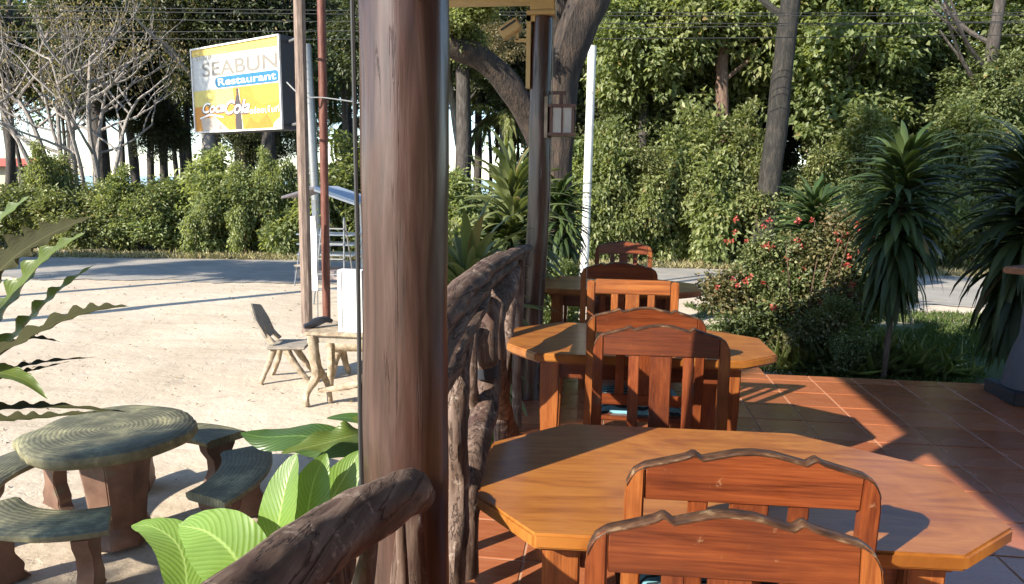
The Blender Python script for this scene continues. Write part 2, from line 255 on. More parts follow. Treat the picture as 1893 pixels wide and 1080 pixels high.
# ------------------------------------------------------------------ object helpers
def tag(o, label=None, cat=None, group=None, kind=None):
    if label: o['label'] = label
    if cat: o['category'] = cat
    if group: o['group'] = group
    if kind: o['kind'] = kind
    return o
def empty(name, loc, label, cat, group=None, rz=0):
    o = bpy.data.objects.new(name, None); COL.objects.link(o); o.location = loc; o.rotation_euler = (0, 0, rz); o.empty_display_size = .1
    return tag(o, label, cat, group)
def link(name, me, parent=None, loc=None):
    o = bpy.data.objects.new(name, me); COL.objects.link(o)
    if parent: o.parent = parent
    if loc is not None: o.location = loc
    return o
def copy_tree(o, parent=None):
    c = o.copy(); COL.objects.link(c)
    if parent: c.parent = parent
    for ch in o.children: copy_tree(ch, c)
    return c
class MB:
    def __init__(s): s.v = []; s.f = []
    def add(s, vs, fs):
        n = len(s.v); s.v += [tuple(p) for p in vs]; s.f += [tuple(i+n for i in f) for f in fs]; return s
    def box(s, c, d, rot=None):
        vs = [Vector((x*d[0]/2, y*d[1]/2, z*d[2]/2)) for x in (-1, 1) for y in (-1, 1) for z in (-1, 1)]
        if rot is not None: vs = [rot @ p for p in vs]
        vs = [p + Vector(c) for p in vs]
        return s.add(vs, [(0, 1, 3, 2), (4, 6, 7, 5), (0, 4, 5, 1), (2, 3, 7, 6), (0, 2, 6, 4), (1, 5, 7, 3)])
    def prism(s, poly, lo, hi, axis=2):        # poly: 2-D points; extruded along axis
        n = len(poly); vs = []
        for h in (lo, hi):
            for a, b in poly:
                vs.append((a, b, h) if axis == 2 else ((a, h, b) if axis == 1 else (h, a, b)))
        fs = [tuple(range(n))[::-1], tuple(range(n, 2*n))] + [(i, (i+1) % n, n+(i+1) % n, n+i) for i in range(n)]
        if axis == 1: fs = [f[::-1] for f in fs]
        return s.add(vs, fs)
    def tube(s, pts, rad, n=8, amp=0., nscale=3., squash=None):
        pts = [Vector(p) for p in pts]; ring = []; prev = None
        if not hasattr(rad, '__len__'): rad = [rad]*len(pts)
        vs = []; fs = []
        for i, p in enumerate(pts):
            t = (pts[min(i+1, len(pts)-1)] - pts[max(i-1, 0)]).normalized()
            if prev is None:
                a = Vector((0, 0, 1)) if abs(t.z) < .9 else Vector((1, 0, 0)); u = t.cross(a).normalized()
            else:
                u = (prev - t*prev.dot(t)).normalized()
            prev = u; v = t.cross(u)
            for k in range(n):
                an = 2*math.pi*k/n; d = u*math.cos(an) + v*math.sin(an); r = rad[i]
                if amp: r *= 1 + amp*mnoise.noise(p*nscale + d*1.3)+ amp*.5*mnoise.noise(p*nscale*2.2 + d*3) + amp*.35*mnoise.noise(p*nscale*.7 + d*6)
                if squash: d = Vector((d.x*squash[0], d.y*squash[1], d.z*squash[2]))
                vs.append(p + d*r)
        m = len(pts)
        for i in range(m-1):
            for k in range(n):
                fs.append((i*n+k, i*n+(k+1) % n, (i+1)*n+(k+1) % n, (i+1)*n+k))
        fs.append(tuple(range(n))[::-1]); fs.append(tuple((m-1)*n+k for k in range(n)))
        return s.add(vs, fs)
    def xf(s, fn): s.v = [tuple(fn(Vector(p))) for p in s.v]; return s
    def mesh(s, name, mat, smooth=False, bevel=0, seg=2):
        me = bpy.data.meshes.new(name); me.from_pydata(s.v, [], s.f); me.materials.append(mat)
        if bevel:
            bm = bmesh.new(); bm.from_mesh(me)
            bmesh.ops.recalc_face_normals(bm, faces=bm.faces[:])
            ed = [e for e in bm.edges if len(e.link_faces) == 2 and e.calc_face_angle(0) > .5]
            bmesh.ops.bevel(bm, geom=ed, offset=bevel, segments=seg, affect='EDGES', clamp_overlap=True)
            bm.to_mesh(me); bm.free(); smooth = True
        else:
            bm = bmesh.new(); bm.from_mesh(me); bmesh.ops.recalc_face_normals(bm, faces=bm.faces[:]); bm.to_mesh(me); bm.free()
        if smooth:
            me.polygons.foreach_set('use_smooth', [True]*len(me.polygons))
            try: me.set_sharp_from_angle(angle=R(42))
            except Exception: pass
        me.update(); return me
    def obj(s, name, mat, parent=None, smooth=False, bevel=0, seg=2, loc=None):
        return link(name, s.mesh(name, mat, smooth, bevel, seg), parent, loc)
def spline(pts, n):
    P = [Vector(p) for p in pts]; out = []; m = len(P)-1
    for i in range(n+1):
        t = i/n*m; k = min(int(t), m-1); f = t-k
        a, b, c, d = P[max(k-1, 0)], P[k], P[k+1], P[min(k+2, m)]
        out.append(.5*((2*b) + (c-a)*f + (2*a-5*b+4*c-d)*f*f + (3*b-a-3*c+d)*f**3))
    return out
def lerp_list(a, n):
    return [float(x) for x in np.interp(np.linspace(0, len(a)-1, n+1), range(len(a)), a)]
def np_mesh(name, V, Fc, k, mat):
    """V (n,3), Fc (m,k) faces"""
    me = bpy.data.meshes.new(name); me.vertices.add(len(V)); me.vertices.foreach_set('co', np.ascontiguousarray(V, dtype=np.float32).ravel())
    m = len(Fc); me.loops.add(m*k); me.loops.foreach_set('vertex_index', np.ascontiguousarray(Fc, dtype=np.int32).ravel())
    me.polygons.add(m); me.polygons.foreach_set('loop_start', np.arange(0, m*k, k, dtype=np.int32))
    me.materials.append(mat); me.update(calc_edges=True); return me
def unit(a): return a/np.maximum(np.linalg.norm(a, axis=1, keepdims=True), 1e-9)
def leaves(name, P, D, Nn, Ln, Wd, mat, fold=.25, droop=.25):
    """folded leaf-shaped faces: base, two sides, tip"""
    n = len(P); D = unit(D); S = unit(np.cross(D, Nn)); U = np.cross(S, D); Ln = np.broadcast_to(Ln, (n,))[:, None]; Wd = np.broadcast_to(Wd, (n,))[:, None]
    mid = P + D*Ln*.42; tip = P + D*Ln - U*Ln*droop
    V = np.stack([P, mid+S*Wd*.5+U*Wd*fold, tip, mid-S*Wd*.5+U*Wd*fold], 1).reshape(-1, 3)
    b = (np.arange(n)*4)[:, None]; Fc = np.concatenate([b+[0, 1, 2], b+[0, 2, 3]], 1).reshape(-1, 3)
    return np_mesh(name, V, Fc, 3, mat)
def crown_pts(rng, n, nclump, rad, clump, flat_=1., shell=.55, lobes=5, loose=False):
    """leaf origins gathered in clumps that fill an uneven, lobed volume"""
    lc = unit(rng.normal(size=(lobes, 3)))*rng.uniform(.25, .6, (lobes, 1)); lr = rng.uniform(.42, .68, lobes)
    if loose: lc *= 1.45; lr *= rng.uniform(.45, .9, lobes)
    k = rng.integers(0, lobes, nclump); d = unit(rng.normal(size=(nclump, 3))); rr = lr[k][:, None]*rng.uniform(shell, 1.0, (nclump, 1))
    C = (lc[k] + d*rr)*rad; C[:, 2] *= flat_
    q = rng.integers(0, nclump, n); off = rng.normal(size=(n, 3))*clump
    off[:, 2] *= .6
    return C[q]+off, C[q], off
def crown_mesh(name, seed, n, nclump, rad, clump, ln, wd, mat, flat_=1., shell=.5, lobes=6, loose=False):
    rng = np.random.default_rng(seed); P, C, off = crown_pts(rng, n, nclump, rad, clump, flat_, shell, lobes, loose)
    D = unit(C/rad*.5 + unit(off) + rng.normal(size=P.shape)*.5 + [0, 0, -.25]); Nn = unit(np.array([0, 0, 1.]) + rng.normal(size=P.shape)*.6 + unit(C)*.3)
    return leaves(name, P, D, Nn, ln*rng.uniform(.6, 1.3, n), wd*rng.uniform(.7, 1.2, n), mat)

# ------------------------------------------------------------------ ground, road, sea
def ground():
    def mat_sand():
        m, nt, b = new_mat('sandy yard'); v = coords(nt, jitter=False); f = noise(nt, v, .55, 8, .6); f2 = noise(nt, v, 22, 8, .75)
        c = ramp(nt, f, [(.3, (.42, .335, .24)), (.5, (.53, .435, .325)), (.7, (.61, .52, .40))]); c = mix(nt, .25, c, ramp(nt, f2, [(.3, (.32, .25, .18)), (.7, (.68, .59, .47))]))
        trk = noise(nt, coords(nt, (.35, 3.2, 1), jitter=False, rot=(0, 0, -.25)), 1.4, 5, .6, .5); c = mix(nt, ramp(nt, trk, [(.54, (0, 0, 0)), (.62, (.35, .35, .35))]), c, (.36, .29, .21))
        f3 = noise(nt, v, 90, 3, .8); c = mix(nt, ramp(nt, f3, [(.68, (0, 0, 0)), (.74, (.7, .7, .7))]), c, (.15, .11, .08))
        f4 = noise(nt, coords(nt, (1, 2.5, 1), jitter=False), 1.6, 7, .7, .6); c = mix(nt, ramp(nt, f4, [(.6, (0, 0, 0)), (.72, (.45, .45, .45))]), c, (.29, .22, .16))
        # turf on the garden side
        sp = N(nt, 'ShaderNodeSeparateXYZ'); tc = N(nt, 'ShaderNodeTexCoord'); L(nt, tc.outputs['Object'], sp.inputs[0])
        def step(o, a, b_):
            r = N(nt, 'ShaderNodeMapRange'); L(nt, o, r.inputs[0]); r.inputs[1].default_value = a; r.inputs[2].default_value = b_; return r.outputs[0]
        jx = N(nt, 'ShaderNodeMath', operation='MULTIPLY_ADD'); L(nt, f4, jx.inputs[0]); jx.inputs[1].default_value = 1.6; L(nt, sp.outputs[0], jx.inputs[2])
        gx = step(jx.outputs[0], 2.9, 3.4); jy = N(nt, 'ShaderNodeMath', operation='MULTIPLY_ADD'); L(nt, f4, jy.inputs[0]); jy.inputs[1].default_value = 1.2; L(nt, sp.outputs[1], jy.inputs[2])
        gy = step(jy.outputs[0], 13.0, 12.5); mm = N(nt, 'ShaderNodeMath', operation='MULTIPLY'); L(nt, gx, mm.inputs[0]); L(nt, gy, mm.inputs[1])
        c = mix(nt, mm.outputs[0], c, (.055, .075, .025))
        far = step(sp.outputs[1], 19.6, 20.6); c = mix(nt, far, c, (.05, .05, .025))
        L(nt, c, b.inputs['Base Color']); b.inputs['Roughness'].default_value = .95; b.inputs['Specular IOR Level'].default_value = .15
        foot = noise(nt, coords(nt, (1, 1, 1), jitter=False), 7, 3, .5, 1.2)
        n1 = bump(nt, b, f2, .4, .012); n2 = bump(nt, b, noise(nt, v, 3.5, 6), .5, .05, n1); bump(nt, b, ramp(nt, foot, [(.3, (0, 0, 0)), (.42, (1, 1, 1))]), .22, .02, n2); return m
    xs = np.concatenate([[-900, -200, -60], np.linspace(-22, 12, 170), [60, 200, 900]]); ys = np.concatenate([[-200, -40, -6], np.linspace(0, 24, 130), [60, 200, 1500]])
    X, Y = np.meshgrid(xs, ys); Z = np.full_like(X, GZ)
    for j in range(X.shape[0]):
        for i in range(X.shape[1]):
            if -22 < X[j, i] < 12 and 0 < Y[j, i] < 24:
                e = (mnoise.noise(Vector((X[j, i]*.5, Y[j, i]*.5, 3)))*.03 + mnoise.noise(Vector((X[j, i]*2, Y[j, i]*2, 7)))*.012)*(1 if Y[j, i] < 11 else .15)
                Z[j, i] += e - (.02 if Y[j, i] < 11 else .004)
    V = np.stack([X, Y, Z], -1).reshape(-1, 3); w_ = len(xs); idx = np.arange(len(V)).reshape(len(ys), w_)
    Fc = np.stack([idx[:-1, :-1], idx[:-1, 1:], idx[1:, 1:], idx[1:, :-1]], -1).reshape(-1, 4)
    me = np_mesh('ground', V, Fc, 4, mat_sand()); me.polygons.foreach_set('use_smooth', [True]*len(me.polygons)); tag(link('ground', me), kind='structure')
    # asphalt road running past the yard
    def mat_road():
        m, nt, b = new_mat('worn asphalt'); v = coords(nt, jitter=False); f = noise(nt, v, .7, 7); f2 = noise(nt, v, 60, 5, .8)
        c = ramp(nt, f, [(.3, (.21, .195, .17)), (.5, (.29, .265, .23)), (.68, (.39, .345, .28))]); c = mix(nt, .3, c, ramp(nt, f2, [(.35, (.09, .085, .08)), (.65, (.34, .32, .29))]))
        L(nt, c, b.inputs['Base Color']); c = mix(nt, ramp(nt, noise(nt, coords(nt, (1, 3, 1), jitter=False), 1.1, 8, .7), [(.52, (0, 0, 0)), (.66, (.9, .9, .9))]), c, (.42, .35, .27)); L(nt, c, b.inputs['Base Color']); b.inputs['Roughness'].default_value = .95; bump(nt, b, f2, .5, .01); return m
    near = [(-40, 11.0), (-24, 12.6), (-16, 13.4), (-10, 14.0), (-5, 14.3), (0, 14.3), (6, 14.2), (14, 14.0), (40, 13)]
    far = [(-40, 15.6), (-24, 16.6), (-16, 17.3), (-10, 18.1), (-5, 18.6), (0, 18.8), (6, 18.8), (14, 18.6), (40, 18)]
    def strip(name, a, b, z, mat, wob=.12):
        a = spline([(x, y, 0) for x, y in a], 600); b = spline([(x, y, 0) for x, y in b], 600); m = MB(); vs = []
        for i, (p, q) in enumerate(zip(a, b)):
            j = (mnoise.noise(Vector((p.x*.8, 0, 5))) + .5*mnoise.noise(Vector((p.x*4, 0, 5))))*wob*3; k = mnoise.noise(Vector((q.x*1.3, 9, 5)))*wob
            vs += [(p.x, p.y+j, z), (q.x, q.y+k, z)]
        m.add(vs, [(2*i, 2*i+2, 2*i+3, 2*i+1) for i in range(600)]); o = m.obj(name, mat); return tag(o, kind='structure')
    strip('road', near, far, GZ+.010, mat_road())
    strip('road_verge', [(x, y+.03) for x, y in far], [(x, y+1.5) for x, y in far], GZ+.006, simple('dry verge', [(.35, (.2, .19, .1)), (.5, (.35, .32, .2)), (.7, (.5, .45, .33))], 3, rough=.95, bmp=.8, bdist=.03, jitter=False))
    m = MB(); m.add([(-900, 62, -1.6), (900, 62, -1.6), (900, 2500, -1.6), (-900, 2500, -1.6)], [(0, 1, 2, 3)])
    mm, nt, b = new_mat('sea water'); b.inputs['Base Color'].default_value = (.05, .13, .18, 1); b.inputs['Roughness'].default_value = .15; bump(nt, b, noise(nt, coords(nt, (1, 2, 1), jitter=False), 1.2, 5), .6, .3)
    # the shore drops to the sea
    o = m.obj('sea', mm); o.location.z = 1.05; tag(o, kind='structure')
ground()

def scatter_ground():
    rng = np.random.default_rng(5)
    # grass on the garden side
    n = 52000; P = np.stack([rng.uniform(1.3, 9.5, n), rng.uniform(6.25, 13.2, n), np.full(n, GZ-.01)], 1)
    keep = [(mnoise.noise(Vector((p[0]*.9, p[1]*.9, 1))) > -.28) and p[0] > 1.6 + .4*mnoise.noise(Vector((p[1], 2, 2))) for p in P]; P = P[np.array(keep)]; n = len(P)
    D = unit(np.array([0, 0, 1.]) + rng.normal(size=(n, 3))*.45); D[:, 2] = np.abs(D[:, 2])
    tag(link('lawn_grass', leaves('lawn_grass', P, D, rng.normal(size=(n, 3)), rng.uniform(.04, .11, n), rng.uniform(.006, .012, n), MAT['grass'], .1, .5)), kind='stuff', label='short green grass behind the tiled terrace')
    n = 16000; x = rng.uniform(-24, 12, n); y = np.interp(x, [-24, -16, -10, -5, 0, 6, 14], [16.6, 17.3, 18.1, 18.6, 18.8, 18.8, 18.6]) + np.abs(rng.normal(0, .7, n)); P = np.stack([x, y, np.full(n, GZ)], 1)
    D = unit(np.array([0, 0, 1.]) + rng.normal(size=(n, 3))*.6); D[:, 2] = np.abs(D[:, 2])
    tag(link('verge_grass', leaves('verge_grass', P, D, rng.normal(size=(n, 3)), rng.uniform(.06, .2, n), rng.uniform(.012, .03, n), MAT['drygrass'], .1, .5)), kind='stuff', label='dry yellow grass along the far road edge')
    # litter of dry leaves and pebbles on the sand
    n = 600; P = np.stack([rng.uniform(-16, -.8, n), rng.uniform(1.0, 15, n)**1.0, np.full(n, GZ+.01)], 1); D = rng.normal(size=(n, 3)); D[:, 2] *= .15
    Nn = np.array([0, 0, 1.]) + rng.normal(size=(n, 3))*.3
    tag(link('leaf_litter', leaves('leaf_litter', P, D, Nn, rng.uniform(.02, .08, n), rng.uniform(.01, .03, n), MAT['leaf_dry'])), kind='stuff', label='scattered dry leaves on the sandy yard')
    m = MB()
    for i in range(700):
        x = rng.uniform(-14, -.8); y = rng.uniform(2, 15); s = rng.uniform(.004, .013)*(1+.05*y); a = rng.uniform(0, 6.28)
        z = GZ-.01+mnoise.noise(Vector((x*.5, y*.5, 3)))*.03
        vs = [(x+s*math.cos(a+k*1.257)*rng.uniform(.7, 1.2), y+s*math.sin(a+k*1.257)*rng.uniform(.7, 1.2), z) for k in range(5)]+[(x, y, z+s*.6)]
        m.add(vs, [(k, (k+1) % 5, 5) for k in range(5)])
    tag(m.obj('gravel', simple('pebble', [(.3, (.2, .16, .12)), (.7, (.45, .38, .3))], 20, jitter=False)), kind='stuff', label='small pebbles strewn over the sand')
scatter_ground()

# ------------------------------------------------------------------ terrace
T = .345; X0 = 1.785; Y0 = 5.9
def terrace():
    m = MB(); m.box((2.85, .5, -.34), (6.9, 11.12, .672)); o = m.obj('terrace_slab', MAT['grout']); tag(o, kind='structure')   # top at -.018
    m = MB(); m.box((.2, 7.12, -.34), (1.6, 2.1, .672)); tag(m.obj('terrace_step', MAT['grout']), kind='structure')
    fl = bpy.data.objects.new('terrace_floor', None); COL.objects.link(fl); tag(fl, kind='structure')
    def tile(w_, h_):
        m = MB(); a = .004; g = .0035; x = w_/2-g; y = h_/2-g
        vs = [(-x, -y, -.017), (x, -y, -.017), (x, y, -.017), (-x, y, -.017), (-x, -y, -a), (x, -y, -a), (x, y, -a), (-x, y, -a), (-x+a, -y+a, 0), (x-a, -y+a, 0), (x-a, y-a, 0), (-x+a, y-a, 0)]
        fs = [(8, 9, 10, 11)]
        for k in range(4): j = (k+1) % 4; fs += [(k, j, 4+j, 4+k), (4+k, 4+j, 8+j, 8+k)]
        return m.add(vs, fs).mesh('tile', MAT['tile'])
    full = tile(T, T); part = tile(T, .17)
    rnd = random.Random(3)
    xs = [X0+T*(i+.5) for i in range(-7, 8)]; cnt = 0
    for x in xs:
        for j in range(15):
            y = Y0-T*(j+.5)
            o = link('tile', full, fl, (x, y, rnd.uniform(-.0012, .0008))); o.rotation_euler = (rnd.uniform(-.002, .002), rnd.uniform(-.002, .002), 0)
        link('tile', part, fl, (x, Y0+.085, 0))
    for x in xs[:6]:
        for j in range(5):
            if Y0+.17+T*(j+1) < 8.2: link('tile', full, fl, (x, Y0+.17+T*(j+.5), 0))
    m = MB(); m.box((3.0, -1.95, -.012), (7., 5.3, .018)); tag(m.obj('rear_tiles', MAT['tile'], fl), kind='stuff')
terrace()

def roof():
    # eaves low on the left, ridge over the middle; boards and sheets; mostly above the frame
    EX, EZ = -1.66, 3.05; RX, RZ = 2.6, 5.1; FX = 7.0
    y0, y1 = -4.5, 5.2
    r = empty('terrace_roof', (0, 0, 0), 'pitched roof over the tiled terrace with brown beam and cream beam end', 'roof')
    m = MB(); m.prism([(EX, EZ), (RX, RZ), (RX, RZ+.05), (EX, EZ+.05)], y0, y1, axis=1); m.obj('roof_slope', MAT['roof'], r)
    m = MB(); m.prism([(RX+.003, RZ), (FX, EZ), (FX, EZ+.05), (RX+.003, RZ+.05)], y0, y1, axis=1); m.obj('roof_slope', MAT['roof'], r)
    for y in (-3, -1, 1.2, 3.1):
        m = MB(); m.box((2.85, y, 3.06), (7.9, .1, .14)); m.obj('tie_beam', MAT['brownbeam'], r)
    m = MB(); m.box((-.86, 5.1, 2.93), (.66, .09, .17)); m.obj('tie_beam', MAT['brownbeam'], r, bevel=.006)
    m = MB(); m.box((-.86, 5.1, 2.832), (.66, .12, .02)); m.obj('beam_trim', MAT['cream'], r)
    m = MB(); m.box((-.44, 5.1, 2.89), (.172, .17, .26)); m.obj('beam_end', MAT['cream'], r, bevel=.008)
    m = MB(); m.box((-.45, 5.1, 2.745), (.2, .19, .026)); m.obj('beam_trim', MAT['cream'], r, bevel=.004)
    m = MB(); m.box((-.515, 1.2, 3.03), (.12, 7.6, .12)); m.obj('eave_beam', MAT['brownbeam'], r)
    m = MB(); m.box((3.2, -4.6, 1.4), (7.2, .15, 3.3)); tag(m.obj('rear_wall', MAT['wallp']), kind='structure')
    m = MB(); m.box((6.4, -1., 1.4), (.15, 7.0, 3.3)); tag(m.obj('side_wall', MAT['wallp']), kind='structure')
roof()

# posts
def log_obj(name, pts, rads, mat, parent=None, n=40, seg=60, amp=.05, ns=3., squash=None):
    m = MB(); P = spline(pts, seg); m.tube(P, lerp_list(rads, seg), n, amp, ns, squash); return m.obj(name, mat, parent, smooth=True)
P1 = empty('timber_post', (-.515, 1.82, 0), 'thick brown painted log post in the foreground beside the nearest table', 'post')
log_obj('trunk', [(.0, 0, 0), (-.005, 0, .8), (.0, 0, 1.4), (.004, 0, 2.0), (.01, 0, 3.05)], [.118, .117, .113, .114, .112], MAT['post'], P1, 56, 110, .045, 2.4)
m = MB(); m.tube(spline([(-.117, -.035, 0), (-.122, -.04, .8), (-.119, -.035, 1.5), (-.118, -.035, 3.0)], 30), .006, 6); m.obj('conduit', MAT['wire'], P1, smooth=True)
P2 = empty('timber_post', (-.49, 5.1, 0), 'slimmer dark log post at the far end of the railing carrying the lantern', 'post')
log_obj('trunk', [(-.01, 0, 0), (.0, 0, .6), (.04, 0, 1.36), (.04, 0, 2.0), (.045, 0, 2.76)], [.09, .088, .08, .078, .07], MAT['post'], P2, 32, 70, .07, 2.5)
m = MB(); m.tube([(.122, -.03, 1.4), (.125, -.03, 2.73)], .004, 6); m.obj('conduit', MAT['metal'], P2)
m = MB(); m.box((-.045, -.03, 2.5), (.03, .06, .5)); m.box((-.03, -.03, 2.72), (.06, .06, .05)); m.obj('corner_batten', MAT['cream'], P2)

# railings of crooked logs
RL = empty('log_railing', (-.52, 1.2, 0), 'near railing of crooked brown logs running from the thick post toward the bottom edge', 'railing')
def px_log(name, pix, X, rads, parent, mat='rail', n=20, seg=40, amp=.14, ns=6., xo=None, squash=None):
    o = parent.location; pts = []
    for i, (x, y) in enumerate(pix):
        p = onx(x, y, X if not xo else X+xo[i]); pts.append(p-o)
    return log_obj(name, pts, rads, MAT[mat], parent, n, seg, amp, ns, squash)
log_obj('handrail', [Vector((-.455, 1.72, .79))-RL.location, Vector((-.47, 1.58, .85))-RL.location, Vector((-.525, 1.24, .905))-RL.location, Vector((-.535, .9, .955))-RL.location, Vector((-.55, .45, .98))-RL.location], [.045, .062, .063, .068, .072], MAT['rail'], RL, 32, 80, .16, 5.)
log_obj('baluster', [(.0, .30, .83), (-.015, .22, .55), (.0, .15, .25), (0, .1, 0)], [.022, .04, .045, .05], MAT['railv'], RL, 18, 30, .15, 6)
log_obj('baluster', [(-.01, .1, .84), (-.04, -.02, .5), (-.05, -.1, 0)], [.045, .05, .06], MAT['railv'], RL, 18, 30, .2, 6)
log_obj('baluster', [(.04, .42, .8), (.045, .43, .4), (.04, .42, 0)], [.012, .018, .025], MAT['railv'], RL, 12, 20, .15, 6)
log_obj('baluster', [(.03, .55, .8), (.035, .5, .45), (.02, .45, 0)], [.04, .05, .055], MAT['railv'], RL, 14, 20, .2, 6)
log_obj('baluster', [(.0, -.25, .86), (.01, -.22, .45), (.0, -.3, 0)], [.045, .05, .055], MAT['railv'], RL, 14, 20, .2, 6)
log_obj('baluster', [(.0, -.5, .9), (.01, -.5, .45), (.0, -.45, 0)], [.045, .05, .055], MAT['railv'], RL, 14, 20, .2, 6)
RF = empty('log_railing', (-.5, 3.3, 0), 'far railing of twisted pale and purple logs between the two posts', 'railing')
px_log('handrail', [(775, 640), (835, 556), (880, 512), (925, 480), (976, 458)], -.49, [.05, .05, .045, .042, .032], RF, n=12, seg=60, amp=.2, ns=6, squash=(1.2, 1, .8))
px_log('handrail', [(780, 700), (828, 612), (868, 562), (905, 520), (950, 487)], -.47, [.046, .048, .042, .036, .026], RF, n=11, seg=60, amp=.24, ns=6, squash=(1, 1, .85))
px_log('handrail', [(770, 770), (820, 680), (848, 632), (880, 582), (902, 545)], -.48, [.052, .05, .045, .034, .018], RF, n=11, seg=60, amp=.26, ns=6, squash=(1, 1, .85))
px_log('handrail', [(790, 720), (836, 590), (874, 540), (915, 502), (965, 470)], -.54, [.04, .045, .045, .04, .03], RF, n=10, seg=60, amp=.2, ns=7)
px_log('baluster', [(862, 610), (848, 690), (842, 790), (846, 900), (838, 1010), (830, 1160)], -.5, [.03, .042, .047, .047, .05, .05], RF, 'railv', amp=.25)
px_log('baluster', [(905, 560), (897, 640), (901, 700), (893, 770), (874, 850), (862, 960), (862, 1060)], -.49, [.055, .06, .058, .062, .058, .05, .05], RF, 'railv', amp=.18)
px_log('baluster', [(936, 500), (925, 540), (912, 600), (915, 690), (928, 760), (948, 800), (955, 812)], -.5, [.07, .075, .06, .06, .055, .04, .02], RF, 'railv', amp=.2)
px_log('baluster', [(948, 500), (944, 560), (936, 640), (930, 720), (928, 800), (930, 830)], -.5, [.04, .04, .035, .035, .04, .05], RF, 'railv', amp=.2)
px_log('baluster', [(962, 480), (960, 540), (958, 600), (956, 700), (955, 790)], -.5, [.03, .035, .03, .03, .035], RF, 'railv', amp=.2)
px_log('baluster', [(876, 600), (872, 700), (880, 780), (868, 900), (868, 1000), (870, 1060)], -.53, [.02, .025, .026, .026, .03, .03], RF, 'railv', amp=.2)
m = MB(); 
for k, p in enumerate([(903, 672), (903, 694)]): pass
a = onx(899, 668, -.49)-RF.location; b = onx(899, 694, -.49)-RF.location; m.tube([a, b], .066, 20); m.obj('tape_band', MAT['dark'], RF, smooth=True)

# ------------------------------------------------------------------ tables
OCT = [(-.70, -.21), (-.53, -.41), (.50, -.41), (.70, -.25), (.70, .14), (.34, .40), (-.45, .41), (-.70, .20)]
def make_table(label, loc, rz):
    t = empty('dining_table', loc, label, 'table', 'varnished wooden dining tables on the terrace', rz)
    m = MB(); m.prism(OCT, .708, .75); o = m.obj('table_top', MAT['top'], t, bevel=.007, seg=2)
    m = MB(); m.prism([(x*.965, y*.94) for x, y in OCT], .694, .708); m.obj('under_trim', MAT['org_x'], t)
    for sx in (-1, 1):
        for sy in (-1, 1):
            m = MB(); x, y = sx*.46, sy*.27; a = .05; b = .034
            vs = [(x-a, y-a, .694), (x+a, y-a, .694), (x+a, y+a, .694), (x-a, y+a, .694), (x-a, y-a, .45), (x+a, y-a, .45), (x+a, y+a, .45), (x-a, y+a, .45), (x-b, y-b, 0), (x+b, y-b, 0), (x+b, y+b, 0), (x-b, y+b, 0)]
            fs = [(0, 1, 2, 3), (8, 9, 10, 11)] + [(k+4*j, (k+1) % 4+4*j, (k+1) % 4+4*j+4, k+4*j+4) for k in range(4) for j in range(2)]
            m.add(vs, fs); m.obj('leg', MAT['org_z'], t, bevel=.006)
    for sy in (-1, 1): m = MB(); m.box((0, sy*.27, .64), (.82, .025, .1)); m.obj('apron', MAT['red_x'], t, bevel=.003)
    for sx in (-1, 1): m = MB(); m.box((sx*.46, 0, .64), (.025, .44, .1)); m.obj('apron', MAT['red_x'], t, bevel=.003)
    return t
tab = make_table('nearest octagonal orange wood table, right behind the two foreground chair backs', (.37, 2.06, 0), R(2.5))
for lab, loc, rz in (('middle octagonal wood table, between the nearest table and the farthest one', (.215, 3.88, 0), R(1)), ('farthest octagonal wood table, beside the slim dark post', (.13, 6.02, 0), R(-1))):
    c = copy_tree(tab); c.location = loc; c.rotation_euler = (0, 0, rz); c['label'] = lab

